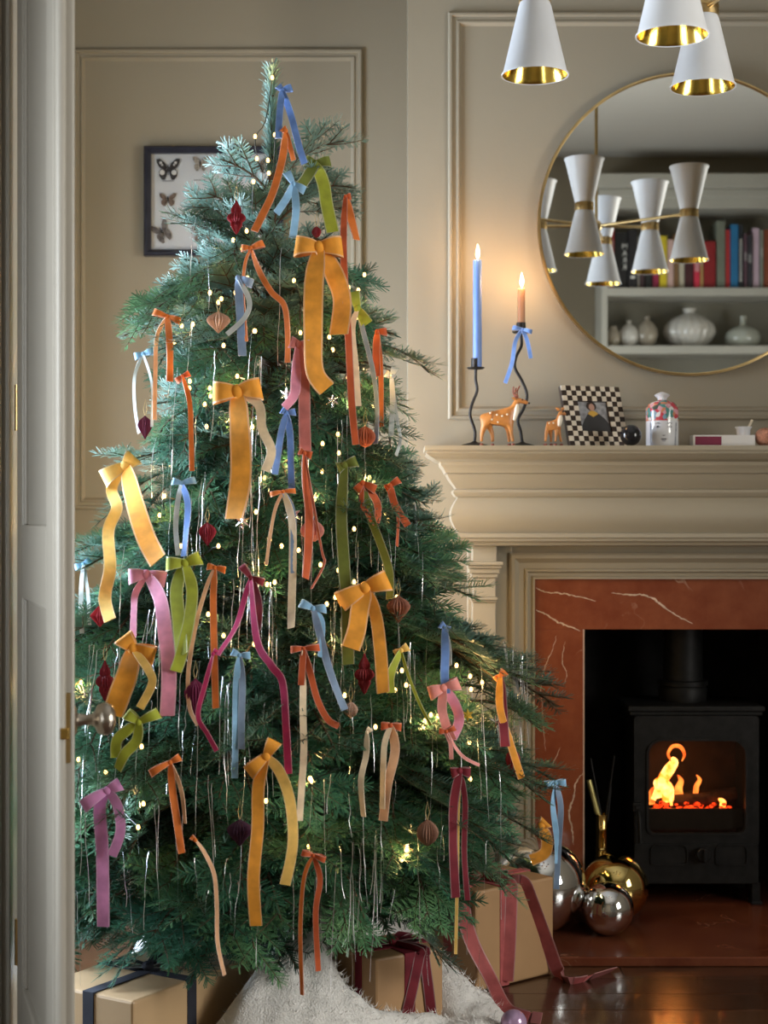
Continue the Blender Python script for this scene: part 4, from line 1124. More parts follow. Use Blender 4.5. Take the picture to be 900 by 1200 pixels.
books = [(716,721,262,(.40,.03,.03),'red book beside the wide black book'),(721.5,737,270,(.012,.012,.013),'wide black book with white capitals on its spine'),(737.5,748,268,(.014,.013,.016),'black book with a small white imprint low on its spine'),
 (748.5,751,276,(.30,.28,.26),'thin grey book right of the black books'),(751.5,757,272,(.05,.025,.03),'dark brown book right of the thin grey book'),(757.5,766,270,(.012,.012,.012),'black book left of the magenta book'),(766.5,774,266,(.30,.02,.07),'magenta book left of the yellow book'),
 (774.5,783,275,(.66,.52,.02),'yellow book on the shelf'),(783.5,791,279,(.62,.42,.38),'pale pink book next to the yellow book'),(791.5,797,272,(.22,.12,.05),'brown book right of the pale pink book'),(797.5,804,278,(.50,.46,.36),'cream book under the chandelier arm'),
 (804.5,814.5,270,(.06,.012,.016),'very dark red book in the middle of the shelf'),(815,822,283,(.60,.03,.07),'bright crimson book left of the thin tan one'),(822.5,826,282,(.52,.34,.12),'thin tan book left of the thick dark red one'),(826.5,840.5,281,(.26,.010,.014),'thick dark red book'),
 (842,852,257,(.17,.19,.15),'tall grey green book'),(852.5,858,267,(.44,.03,.035),'slim red book left of the blue book'),(858.5,867.5,261,(.015,.16,.36),'blue book on the right of the shelf'),(868,873.5,261,(.015,.02,.028),'black book with white lettering down its spine'),
 (874,878,272,(.10,.05,.07),'slim plum book right of the lettered black one'),(878.5,884,274,(.035,.035,.045),'charcoal book left of the pale pink and blue spine'),(885,892.5,265,(.56,.42,.52),'pale pink and blue spine near the mirror rim'),(893,897,268,(.24,.26,.22),'slim grey book near the mirror rim'),(897.5,907,267,(.28,.07,.03),'russet book at the mirror rim'),(908,916,270,(.05,.05,.06),'dark grey book past the russet book')]
rb = random.Random(3)
for k, (a, b, top, c, lab) in enumerate(books):
    p0, p1 = PR(a, top), PR(b, top)
    x0, x1 = p0.x+.001, p1.x-.001
    yf = BY-.04-rb.uniform(0,.02); yb = max(YR+.03, yf-rb.uniform(.19,.22)); z1 = p0.z
    th_ = min(.004, (x1-x0)*.15)
    t = thing('book', lab, 'book', ((x0+x1)/2, (yf+yb)/2, zb1), 'art books on the upper shelf')
    mcov = M('book_cover_%d' % k, c, .5, var=.10, vs=14)
    g = G().box(x0, x1, yf-.004, yf, zb1, z1).box(x0, x0+th_, yb, yf-.004, zb1, z1).box(x1-th_, x1, yb, yf-.004, zb1, z1)
    obj('cover', g, mcov, t, bevel=.0008)
    obj('pages', G().box(x0+th_, x1-th_, yb+.004, yf-.004, zb1+.004, z1-.006), m_page, t)
    xm = (x0+x1)/2
    if 'capitals' in lab:
        for i, L_ in enumerate('MARR'):
            zl = PR(0, 290+i*8.2).z
            obj('spine_letter', text_geo(L_, .046, (xm+.022, yf+.0006, zl), (-1,0,0), (0,0,1), .0006), m_ink, t)
    elif 'imprint' in lab:
        obj('imprint', G().box(x0+.012, x1-.012, yf, yf+.0006, PR(0,325).z, PR(0,322).z), m_ink, t)
    elif 'lettering' in lab:
        for i in range(16):
            z = PR(0, 279+i*3.2).z
            obj('spine_letter', G().box(x0+.005, x1-.006, yf, yf+.0006, z-.004, z+.003), m_ink, t)
    elif rb.random() < .5:
        z = z1-rb.uniform(.05,.12)
        obj('title_strip', G().box(x0+.003, x1-.003, yf, yf+.0005, z-.05, z), M('title_print_%d' % k, tuple(min(1,q*.6+.25) for q in c), .6), t)
m_vase1 = M('pale_glazed_ceramic', (.58,.56,.52), .18, var=.08, vs=14, coat=.4)
m_vase2 = M('taupe_glazed_ceramic', (.33,.29,.23), .2, var=.12, vs=14, coat=.4)
m_vase3 = M('celadon_glazed_ceramic', (.40,.42,.37), .16, var=.06, vs=14, coat=.5)
V_R = [(.0,0),(.45,0),(.55,.03),(.85,.22),(1.0,.42),(.92,.60),(.65,.76),(.30,.86),(.20,.90),(.20,.95),(.27,1.0),(.20,1.0),(.15,.93),(0,.9)]
V_B = [(.0,0),(.55,0),(.72,.04),(.96,.20),(1.0,.34),(.92,.50),(.60,.63),(.25,.70),(.17,.75),(.15,.92),(.20,1.0),(.14,1.0),(.1,.8),(0,.78)]
V_N = [(.0,0),(.6,0),(.75,.06),(1.0,.40),(.9,.68),(.6,.85),(.5,.92),(.55,1.0),(.45,1.0),(.4,.9),(0,.85)]
def vase(lab, px, top, base, w, prof, mat, ribs):
    c = PR(px, base); r = w/2*BD/F; h = (base-top)*BD/F
    y = BY-.04-max(r, .08)
    rf = (lambda a, q: 1+.055*abs(math.sin(a*ribs/2))-.03) if ribs else None
    tag(obj('vase', G().lathe([(a*r, b*h) for a, b in prof], (c.x, y, zb2), 96 if ribs else 40, rfun=rf), mat, smooth=50), lab, 'vase', 'ceramic vases on the lower shelf')
vase('small round taupe vase at the left of the shelf', 722, 380, 405, 18, V_N, m_vase2, 0)
vase('small pale ribbed vase on the shelf', 740.5, 373, 405, 24, V_R, m_vase1, 14)
vase('taupe ribbed vase behind the small pale one', 762, 368, 405, 25, V_R, m_vase2, 14)
vase('large wide ribbed silver grey vase', 815, 357, 405, 62, V_R, m_vase1, 16)
vase('smooth celadon bottle vase with a narrow neck', 877, 367, 405, 42, V_B, m_vase3, 0)

# ------------------------------------------------------------------ butterfly display case
CY = YA-.03
cx0, cx1, cz0, cz1 = XP(168.5, CY), XP(332, CY), ZP(299.5, CY), ZP(171, CY)
case = thing('display_case', 'dark blue framed case of pinned butterflies on the alcove wall', 'picture frame', ((cx0+cx1)/2, YA-.01, cz0))
m_frame = M('dark_navy_frame', (.012,.013,.024), .3, var=.2, vs=20, coat=.3)
fw = .020
prof = [(0,.0),(0,.030),(.004,.034),(.010,.034),(.016,.026),(.020,.022),(.020,.006)]
vs = []
for d, p in prof: vs += [(cx0+d, YA-p, cz0+d), (cx1-d, YA-p, cz0+d), (cx1-d, YA-p, cz1-d), (cx0+d, YA-p, cz1-d)]
obj('frame', G().add(vs, [(i*4+c, i*4+(c+1)%4, (i+1)*4+(c+1)%4, (i+1)*4+c) for i in range(len(prof)-1) for c in range(4)]), m_frame, case, smooth=30)
BYY = YA-.008
obj('backing_paper', G().box(cx0+.018, cx1-.018, BYY, YA-.002, cz0+.018, cz1-.018), M('white_mount_paper', (.66,.67,.68), .9, var=.03), case)
for px in (202, 306):
    x = XP(px, CY); obj('hook', G().box(x-.004, x+.004, YA-.012, YA-.008, cz1, cz1+.006), m_brass_dull, case)
m_bf = {'black': M('black_wings',(.022,.018,.018),.7,var=.5,vs=90), 'brown': M('brown_wings',(.16,.11,.08),.8,var=.6,vs=120), 'tan': M('tan_wings',(.46,.32,.20),.8,var=.25,vs=60), 'grey': M('grey_brown_wings',(.14,.12,.11),.8,var=.6,vs=110), 'pale': M('pale_veined_wings',(.34,.29,.23),.8,var=.6,vs=200), 'white': M('white_wing_spots',(.72,.70,.66),.8)}
m_capt = M('caption_print', (.30,.30,.30), .9)
def butterfly(px, py, w, h, kind, spots=False, rot=0.):
    c = P(px, py, BYY-.006); k = CY/F; W, H = w*k/2, h*k/2
    fore = [(.04,.10),(.30,.62),(.70,.98),(1.0,.92),(.96,.62),(.80,.28),(.62,.08),(.30,-.04)]
    hind = [(.04,.02),(.30,-.02),(.62,.04),(.78,-.20),(.74,-.60),(.52,-.92),(.30,-.95),(.14,-.55)]
    ca, sa = math.cos(rot), math.sin(rot)
    def tr_(x, z): return (c.x + (x*W)*ca-(z*H)*sa, c.z + (x*W)*sa+(z*H)*ca)
    g = G()
    for s in (1, -1):
        for poly, dy in ((fore, 0), (hind, .0012)):
            pp = [tr_(s*x, z) for x, z in poly]
            if s < 0: pp.reverse()
            pp.reverse()
            g.prism_y(pp, c.y+dy, c.y+dy+.0008)
    b = obj('butterfly', g, m_bf[kind], case)
    a0, a1 = tr_(0,-.55), tr_(0,.45)
    obj('insect_body', G().tube([(a0[0], c.y-.001, a0[1]), (c.x, c.y-.001, c.z), (a1[0], c.y-.001, a1[1])], [.0008,.0022,.0012], 8), m_bf['black'], b)
    if spots:
        for s in (1,-1):
            for x, z, rr in ((.50,-.28,.24),(.62,.60,.13),(.50,.40,.09)):
                q = tr_(s*x, z); obj('wing_spot', G().lathe([(0,0),(rr*H,0),(rr*H,.0006),(0,.0006)], (q[0], c.y, q[1]), 12, 'Y'), m_bf['white'], b)
for a in ((197,198.5,28,26,'black',True,.0),(234.5,192,18,18,'pale',False,0),(271,195,27,24,'black',False,0),(303,194,18,18,'brown',False,0),(196.5,234,20,16,'brown',False,0),(237,236,36,28,'tan',False,0),(278,238,32,24,'black',False,0),(312,236,18,16,'grey',False,0),(190,272,22,26,'grey',False,.5),(238,275,26,22,'brown',False,0),(285,275,24,20,'pale',False,0)): butterfly(*a)
for px, py in ((197,212),(234,211),(196,249),(238,256),(271,212)):
    a, b = P(px-7, py+.7, BYY-.0004), P(px+7, py-.7, BYY-.0004)
    obj('caption', G().box(a.x, b.x, BYY-.0006, BYY, a.z, b.z), m_capt, case)
obj('glass_pane', G().box(cx0+.018, cx1-.018, YA-.021, YA-.019, cz0+.018, cz1-.018), glass_mat('picture_glass', (.97,.97,.97), .015), case)

# ------------------------------------------------------------------ things on the mantel shelf
m_wick = M('wick', (.02,.015,.01), .9)
m_cflame = emission('candle_flame', (1.0,.62,.24), (1.0,.80,.48), 30., 30)
def candlestick(label, base_px, cup_py, cup_px, wav, Y):
    x0 = XP(base_px, Y); k = Y/F
    t = thing('candlestick', label, 'candlestick', (x0, Y, SHZ), 'wavy iron candlesticks')
    obj('base', G().lathe([(0,0),(.040,0),(.041,.003),(.030,.008),(.010,.013),(.006,.016),(0,.016)], (x0, Y, SHZ), 36), m_iron, t, smooth=45)
    pts = [Vector((x0, Y, SHZ+.012))] + [P(a, b, Y) for a, b in wav] + [P(cup_px, cup_py, Y)]
    obj('stem', G().tube(smooth_path(pts, 8), .0042, 10), m_iron, t, smooth=60)
    c = P(cup_px, cup_py, Y)
    obj('drip_tray', G().lathe([(0,0),(.020,.001),(.0245,.004),(.0245,.0055),(.019,.003),(0,.003)], c, 32), m_iron, t, smooth=40)
    g = G().lathe([(0,.003),(.0130,.003),(.0130,.030),(.0112,.030),(.0112,.005),(0,.005)], c, 28)
    obj('cup', g, m_iron, t, smooth=40)
    return c
def candle(label, c, top_py, r, mat, Y, power):
    z1 = ZP(top_py, Y)
    t = thing('taper_candle', label, 'candle', (c.x, Y, c.z+.005), 'lit taper candles')
    obj('wax', G().lathe([(0,c.z+.006),(r,c.z+.006),(r*.96,z1-.01),(r*.93,z1-.003),(r*.7,z1-.001),(0,z1-.004)], (c.x, Y, 0), 28), mat, t, smooth=50)
    obj('wick', G().tube([(c.x,Y,z1-.004),(c.x+.001,Y,z1+.010)], .0009, 6), m_wick, t)
    obj('flame', G().lathe([(0,.002),(.0030,.005),(.0052,.013),(.0050,.020),(.0034,.029),(.0014,.037),(0,.042)], (c.x+.001, Y, z1), 16), m_cflame, t, smooth=80)
    l = bpy.data.lights.new('candle_light', 'POINT'); l.energy = power; l.color = (1.0,.56,.24); l.shadow_soft_size = .018
    o = bpy.data.objects.new('candle_light', l); COL.objects.link(o); o.location = (c.x, Y-.012, z1+.025)
    return t
m_wax_blue = M('blue_wax', (.12,.22,.52), .4, var=.06, vs=20)
m_wax_tan = M('caramel_wax', (.42,.21,.11), .4, var=.08, vs=20)
for m_ in (m_wax_blue, m_wax_tan):
    _b = m_.node_tree.nodes['Principled BSDF']; _b.inputs['Subsurface Weight'].default_value = .25; _b.inputs['Subsurface Radius'].default_value = (.01,.008,.006)
CSY1, CSY2 = 4.37, 4.40
c1 = candlestick('wavy black iron candlestick holding the blue candle', 556, 433, 557.5, [(556.5,505),(551,487),(553,474),(559,458),(557.5,445)], CSY1)
candle('tall lit blue taper candle', c1+Vector((XP(559.5,CSY1)-c1.x,0,0)), 304, .0122, m_wax_blue, CSY1, 1.1)
c2 = candlestick('taller wavy black iron candlestick with a blue bow', 612, 391, 610.5, [(610,505),(607,492),(614,478),(617.5,463),(612,447),(603.5,431),(605,418),(611,405)], CSY2)
candle('short lit caramel taper candle', c2+Vector((XP(611,CSY2)-c2.x,0,0)), 337, .0105, m_wax_tan, CSY2, 1.5)
bow('little blue velvet bow tied round the taller candlestick', 'blue', 5, (612,386), [(601,383),(623,388)], [{'p':[(604,400),(600,425),(592,449)],'w':5}, {'p':[(618,400),(622,420)],'w':5}], Yk=4.375, grp='ribbons on the mantel')

m_deer = M('painted_fawn_coat', (.50,.20,.045), .45, var=.18, vs=50, coat=.15)
m_deer2 = M('white_fawn_throat', (.75,.68,.55), .5, var=.05)
m_horn = M('red_brown_antler', (.22,.045,.02), .5)
m_dark = M('glossy_black_paint', (.010,.010,.012), .15)
def deer(label, V, edges, R, Y, antlers, ears, eye, nose, throat, spots, hooves):
    k = Y/F
    def Q(p): return P(p[0], p[1], Y) + Vector((0, p[2]*k if len(p) > 2 else 0, 0))
    bx_ = [v[0] for v in V]
    t = thing('deer_figurine', label, 'figurine', (XP((min(bx_)+max(bx_))/2, Y), Y, SHZ), 'painted deer figurines')
    skin('body', [Q(v) for v in V], edges, [r*k for r in R], m_deer, t, 2)
    for pts in antlers: obj('antler', G().tube(smooth_path([Q(p) for p in pts], 5), [.0018]*(len(smooth_path([Q(p) for p in pts],5))-1)+[.0006], 7), m_horn, t, smooth=60)
    for a, b in ears:
        A, B = Q(a), Q(b); obj('ear', G().tube([A, A.lerp(B,.45), B], [.0022,.0045,.0006], 8), m_deer, t, smooth=70)
    obj('eye', G().ball(Q(eye), .0022, 10, 7), m_dark, t, smooth=80)
    obj('nose', G().ball(Q(nose), .0026, 10, 7), m_dark, t, smooth=80)
    tp = smooth_path([Q(p) for p in throat], 4); obj('throat', G().tube(tp, [.0035+.0035*math.sin(PI*i/(len(tp)-1)) for i in range(len(tp))], 10), m_deer2, t, smooth=70)
    for p in spots: obj('spot', G().ball(Q(p), .0028, 8, 6, sc=(1,.45,1)), m_deer2, t, smooth=80)
    for p in hooves: obj('hoof', G().lathe([(.0055,0),(.0045,.008),(0,.008)], (Q(p).x, Q(p).y, SHZ), 10), m_horn, t, smooth=50)
B_ = 521.5
deer('spotted brown buck figurine with antlers before the candlesticks',
  [(583,490),(570,489),(596,489),(602,479),(606.5,469),(612,470),(619,472.5),  (568,498,-3.5),(564.5,508,-3.5),(564,518,-3.5),  (573,499,3.5),(577,508,3.5),(577.5,518,3.5),  (597.5,499,-3),(599,508,-3),(601,518,-3),  (594.5,499,3.5),(596,508,3.5),(597,518,3.5), (562.5,487)],
  [(0,1),(0,2),(2,3),(3,4),(4,5),(5,6),(1,7),(7,8),(8,9),(1,10),(10,11),(11,12),(2,13),(13,14),(14,15),(2,16),(16,17),(17,18),(1,19)],
  [7.6,7.8,7.6,4.6,4.0,3.2,1.8,4.6,2.6,1.9,4.2,2.4,1.8,3.8,2.2,1.8,3.6,2.1,1.7,1.6], 4.33,
  [[(605,467,-1.5),(601,460,-1.5),(602,453,-2)], [(607,466,-1),(606,459,-1),(609,452,-1.5)], [(602.5,461,-1.5),(605,457,-2)], [(606,466,2),(603.5,459,3),(605.5,454,3)]],
  [((605,468,-2),(599,466.5,-6)),((607,466,2),(605,461,5))], (612,468.5,-2.8), (620,472.5,-.5), [(606,474,-2.6),(605,482,-3.4),(602,493,-5)],
  [(574,484.5,-6.5),(582,486.5,-7.2),(588,488,-7.4),(576,492,-7.4),(594,486,-6.6),(583,495,-7)], [(564,B_,-3.5),(577.5,B_,3.5),(601,B_,-3),(597,B_,3.5)])
deer('small brown fawn figurine beside the checked photo frame',
  [(646,499),(641,499),(652,498),(655,490),(657,483.5),(660,484),(663.5,486),  (640.5,506,-2),(639.5,511,-2),(639,518,-2),  (645,506,2),(646,511,2),(646,518,2),  (652,506,-2),(651.5,511,-2),(650.5,518,-2),  (655,506,2),(656.5,511,2),(658,518,2)],
  [(0,1),(0,2),(2,3),(3,4),(4,5),(5,6),(1,7),(7,8),(8,9),(1,10),(10,11),(11,12),(2,13),(13,14),(14,15),(2,16),(16,17),(17,18)],
  [4.9,5.0,4.8,3.0,3.3,2.6,1.5,3.0,1.8,1.4,2.8,1.7,1.4,2.6,1.6,1.4,2.5,1.6,1.4], 4.34,
  [], [((656,481,-2),(650.5,478,-4)),((658,480,2),(662,477.5,4))], (659.5,483,-2.4), (664.5,486.5,-.4), [(657,487,-2),(656,493,-2.6),(654.5,500,-3.4)],
  [(643,496,-4.4),(648,496,-4.4)], [(639,B_,-2),(646,B_,2),(650.5,B_,-2),(658,B_,2)])

# checked photo frame, leaning back and turned a little
fy = 4.335; psi, phi = rad(20), rad(20); k = fy/F
O = Vector((XP(668, fy), fy, SHZ+.001)); Wv = Vector((math.cos(psi), math.sin(psi), 0)); Uv = Vector((-math.sin(phi)*math.sin(psi), math.sin(phi)*math.cos(psi), math.cos(phi))); Nv = Wv.cross(Uv) * 1.0
FS = .180; cs = FS/12
pf = thing('photo_frame', 'black and white checked photo frame with a graduation portrait', 'photo frame', O + Wv*FS/2)
def fbox(g, u0, u1, v0, v1, h0, h1, m=0):
    vs = [O+Wv*u+Uv*v+Nv*h for h in (h0, h1) for u, v in ((u0,v0),(u1,v0),(u1,v1),(u0,v1))]
    return g.add(vs, [(3,2,1,0),(4,5,6,7),(0,1,5,4),(1,2,6,5),(2,3,7,6),(3,0,4,7)], m)
m_bone = M('bone_tile', (.68,.62,.52), .35, var=.12, vs=40); m_horn_t = M('dark_horn_tile', (.030,.018,.012), .3, var=.3, vs=40)
for r_ in range(12):
    for c_ in range(12):
        if 3 <= r_ <= 8 and 3 <= c_ <= 8: continue
        g = fbox(G(), c_*cs+.0004, (c_+1)*cs-.0004, r_*cs+.0004, (r_+1)*cs-.0004, .0, .003)
        obj('tile', g, m_bone if (r_+c_) % 2 else m_horn_t, pf)
g = G(); fbox(g, 0, FS, 0, 3*cs, -.012, 0); fbox(g, 0, FS, 9*cs, FS, -.012, 0); fbox(g, 0, 3*cs, 3*cs, 9*cs, -.012, 0); fbox(g, 9*cs, FS, 3*cs, 9*cs, -.012, 0)
obj('frame_body', g, m_horn_t, pf)
ph = obj('photograph', fbox(G(), 3*cs, 9*cs, 3*cs, 9*cs, -.008, -.005), M('portrait_backdrop', (.16,.16,.17), .5, col2=(.42,.42,.44), vs=70), pf)
def flat(poly, h, mat, nm):
    pts = [O+Wv*(3*cs+u*6*cs)+Uv*(3*cs+v*6*cs)+Nv*h for u, v in poly]; q = [p-Nv*.0006 for p in pts]; n = len(pts)
    obj(nm, G().add(pts+q, [tuple(range(n))]+[(i, i+n, (i+1)%n+n, (i+1)%n) for i in range(n)]), mat, ph)
def ell(cu, cv, a, b, n=14): return [(cu+a*math.cos(2*PI*i/n), cv+b*math.sin(2*PI*i/n)) for i in range(n)]
flat([(.02,.0),(.98,.0),(.98,.30),(.86,.46),(.70,.60),(.60,.64),(.40,.64),(.28,.56),(.16,.40),(.06,.22)], -.0042, M('black_gown_print',(.022,.022,.024),.6), 'gown_print')
flat(ell(.47,.86,.17,.15), -.0038, M('dark_hair_print',(.03,.018,.014),.6), 'hair_print')
flat([(.30,.60),(.40,.70),(.55,.70),(.66,.60),(.58,.56),(.48,.50),(.38,.56)], -.0034, M('gold_hood_print',(.55,.33,.05),.6), 'hood_print')
flat(ell(.47,.82,.095,.12), -.0028, M('skin_tone_print',(.48,.27,.20),.6), 'face_print')
g = G(); back = O+Wv*FS/2+Uv*.10-Nv*.012
foot = Vector((back.x-.012, min(back.y+.05, 4.47), SHZ+.001))
obj('easel_strut', G().tube([back, foot], .003, 8), m_horn_t, pf)

tag(obj('glass_sphere', G().ball((XP(739.5,4.29), 4.295, SHZ+.0285), .0285, 40, 24), m_dark, smooth=80), 'shiny black ball in front of the checked photo frame', 'ball')

# lidded jar: floral cap band, grey and white printed face
jy = 4.36; k = jy/F; jc = Vector((XP(776, jy), jy, SHZ)); JR = 19*k
jar = thing('lidded_jar', 'white ceramic lidded jar printed with a face and flowers', 'jar', jc)
m_jar = M('white_glazed_porcelain', (.66,.67,.70), .12, var=.03, coat=.6)
def floral():
    m = bpy.data.materials.new('floral_glaze'); m.use_nodes = True
    nt = m.node_tree; N = nt.nodes; L = nt.links; b = N['Principled BSDF']; b.inputs['Roughness'].default_value = .15
    tc = N.new('ShaderNodeTexCoord'); v = N.new('ShaderNodeTexVoronoi'); v.inputs['Scale'].default_value = 90
    L.new(tc.outputs['Object'], v.inputs['Vector'])
    sp = N.new('ShaderNodeSeparateColor'); L.new(v.outputs['Color'], sp.inputs[0])
    cr = N.new('ShaderNodeValToRGB'); cr.color_ramp.interpolation = 'CONSTANT'; e = cr.color_ramp.elements
    e[0].color = (.50,.06,.08,1); e[1].position = .22; e[1].color = (.66,.66,.64,1)
    for p, c in ((.42,(.08,.24,.22,1)),(.58,(.55,.22,.12,1)),(.70,(.20,.32,.42,1)),(.82,(.06,.08,.07,1)),(.92,(.6,.3,.34,1))):
        q = e.new(p); q.color = c
    L.new(sp.outputs[0], cr.inputs['Fac']); L.new(cr.outputs['Color'], b.inputs['Base Color'])
    return m
m_floral = floral()
obj('body', G().lathe([(0,0),(JR*.96,0),(JR,.003),(JR,30*k)], jc, 48, cap=False), m_jar, jar, smooth=50)
obj('floral_shoulder', G().lathe([(JR,30*k),(JR,43*k),(JR*.97,46*k),(JR*.86,48*k)], jc, 48, cap=False), m_floral, jar, smooth=50)
obj('lid', G().lathe([(JR*.88,47.5*k),(JR*.88,49*k),(JR*.70,52*k),(JR*.30,54.5*k),(JR*.20,55.5*k),(0,55.5*k)], jc, 40, cap=False), m_floral, jar, smooth=50)
obj('lid_knob', G().lathe([(JR*.28,55*k),(JR*.30,57*k),(JR*.50,60.5*k),(JR*.42,62*k),(JR*.12,64.5*k),(0,64.6*k)], jc, 24), m_jar, jar, smooth=40)
m_print = M('charcoal_transfer_print', (.05,.05,.06), .15, var=.3, vs=80)
m_printg = M('grey_transfer_print', (.30,.31,.34), .15, var=.3, vs=80)
def decal(poly, mat, nm, h=.0004):
    vs = []
    for (u, v) in poly:
        a = u*k/JR - .06; vs.append((jc.x+(JR+h)*math.sin(a), jc.y-(JR+h)*math.cos(a), jc.z+v*k))
    c = np.mean(np.array(poly), axis=0); a = c[0]*k/JR-.06
    vs.append((jc.x+(JR+h)*math.sin(a), jc.y-(JR+h)*math.cos(a), jc.z+c[1]*k)); n = len(poly)
    obj(nm, G().add(vs, [(i, (i+1)%n, n) for i in range(n)]), mat, jar)
for s in (-1, 1):
    decal([(s*3,26.5),(s*6.5,27.8),(s*11,26.6),(s*7,26.4)], m_print, 'brow_print')
    decal([(s*3.5,22.6),(s*7,24.2),(s*10.5,22.4),(s*7,21.4)], m_printg, 'eye_print')
    decal([(s*7+.0+1.3*math.cos(t), 22.8+1.3*math.sin(t)) for t in [2*PI*i/8 for i in range(8)]], m_print, 'iris_print', .0007)
    decal([(s*13.5,0.5),(s*17,.5),(s*18,28),(s*15.5,28),(s*14.6,14)], m_printg, 'hair_print')
decal([(-2.4,13.2),(0,12.0),(2.4,13.2),(0,13.0)], m_print, 'nose_print')
decal([(-4.5,8.2),(-1.5,9.3),(0,8.8),(1.5,9.3),(4.5,8.2),(0,7.6)], m_print, 'upper_lip_print')
decal([(-3,7.2),(3,7.2),(1.5,5.8),(-1.5,5.8)], m_printg, 'lower_lip_print')

# match box, mortar and rose gold bauble
by_ = 4.33; a, b = XP(812.5,by_), XP(885,by_); hz = 13.5*by_/F
mb = thing('match_box', 'white match box with a burgundy panel beside the jar', 'box', ((a+b)/2, by_+.03, SHZ))
obj('sleeve', G().box(a, b, by_, by_+.055, SHZ, SHZ+hz), M('white_card', (.70,.68,.66), .6, var=.03), mb, bevel=.001)
obj('striking_panel', G().box(a+.005, a+(b-a)*.455, by_-.0008, by_+.001, SHZ+.004, SHZ+hz-.004), M('burgundy_card', (.19,.015,.05), .7), mb)
my = 4.40
mp = P(867.5, 508, my); mk = my/F
pot = thing('small_white_pot', 'tiny white pot with a pestle standing on the match box', 'pot', (mp.x, by_+.030, SHZ+hz))
pc = (mp.x, by_+.030, SHZ+hz)
obj('pot_body', G().lathe([(0,0),(.0165,0),(.0185,.004),(.0195,.017),(.0235,.022),(.0235,.0235),(.019,.022),(.017,.005),(0,.004)], pc, 32), m_jar, pot, smooth=45)
obj('pestle', G().tube([(pc[0]+.004,pc[1],pc[2]+.006),(pc[0]+.014,pc[1],pc[2]+.022),(pc[0]+.024,pc[1],pc[2]+.043)], [.004,.0032,.0034], 10), M('cream_pestle',(.66,.58,.44),.5), pot, smooth=50)
rc = (XP(896.5,4.34), 4.345, SHZ+.026)
rg = M('rose_gold_glitter', (.62,.30,.20), .35, .8, var=.5, vs=400, bump=.8, bs=700)
gb = tag(obj('glitter_bauble', G().ball(rc, .026, 32, 20), rg, smooth=80), 'rose gold glitter ball at the right end of the shelf', 'bauble')

# ------------------------------------------------------------------ hearth baubles and fire tools
m_silver = M('silver_mirror_glass', (.80,.80,.80), .035, 1., var=.02, vs=6)
m_goldball = M('gold_mirror_glass', (.72,.54,.20), .04, 1., var=.03, vs=6)
def bauble(label, c, r, mat):
    t = thing('large_bauble', label, 'bauble', (c[0], c[1], c[2]-r), 'mirrored baubles on the hearth')
    obj('globe', G().ball(c, r, 64, 40), mat, t, smooth=80)
    d = Vector((.25,.75,.6)).normalized(); p = Vector(c)+d*(r-.002)
    obj('cap', G().tube([p, p+d*.012], [.012,.011], 16), m_brass, t, smooth=40)
HZ = .024
bauble('large silver mirrored bauble behind the rose ribboned parcel', (XP(632,4.30), 4.305, HZ+.126), .126, m_silver)
bauble('small silver mirrored bauble on the hearth', (XP(712,4.27), 4.27, HZ+.070), .070, m_silver)
bauble('gold mirrored bauble behind the small silver one', (XP(721,4.43), 4.43, HZ+.092), .092, m_goldball)
bauble('silver bauble wedged between the large silver and gold ones', (XP(684,4.43), 4.40, HZ+.052), .052, m_silver)
ty_ = 4.565
tb = P(705, 996, ty_)
ts = thing('fire_tool_stand', 'brass necked fire tool holder beside the stove', 'fire tools', (tb.x, ty_, HZ))
obj('pot', G().lathe([(0,0),(.035,0),(.038,.06),(.030,.10),(.019,.125),(.0165,tb.z-HZ),(.020,tb.z-HZ+.004),(.0165,tb.z-HZ+.008),(.0165,ZP(972,ty_)-HZ),(.0185,ZP(971,ty_)-HZ),(.0165,ZP(970,ty_)-HZ),(.0165,ZP(954,ty_)-HZ),(.014,ZP(954,ty_)-HZ),(.013,.13),(0,.125)], (tb.x, ty_, HZ), 32), m_brass, ts, smooth=40)
a, b = P(699.5, 951, ty_), P(690, 914, ty_)
obj('brass_handle', G().tube([Vector((tb.x-.004,ty_,a.z-.02)), a, b], [.005,.0085,.0075], 12), M('pale_brass',(.85,.74,.30),.3,.8), ts, smooth=50)
for p0, p1 in (((706,955),(692,889)),((709,955),(720,886)),((712,955),(716,922))):
    obj('tool_rod', G().tube([P(p0[0],p0[1]+8,ty_), P(p1[0],p1[1],ty_+.01)], .0028, 8), m_iron, ts, smooth=50)

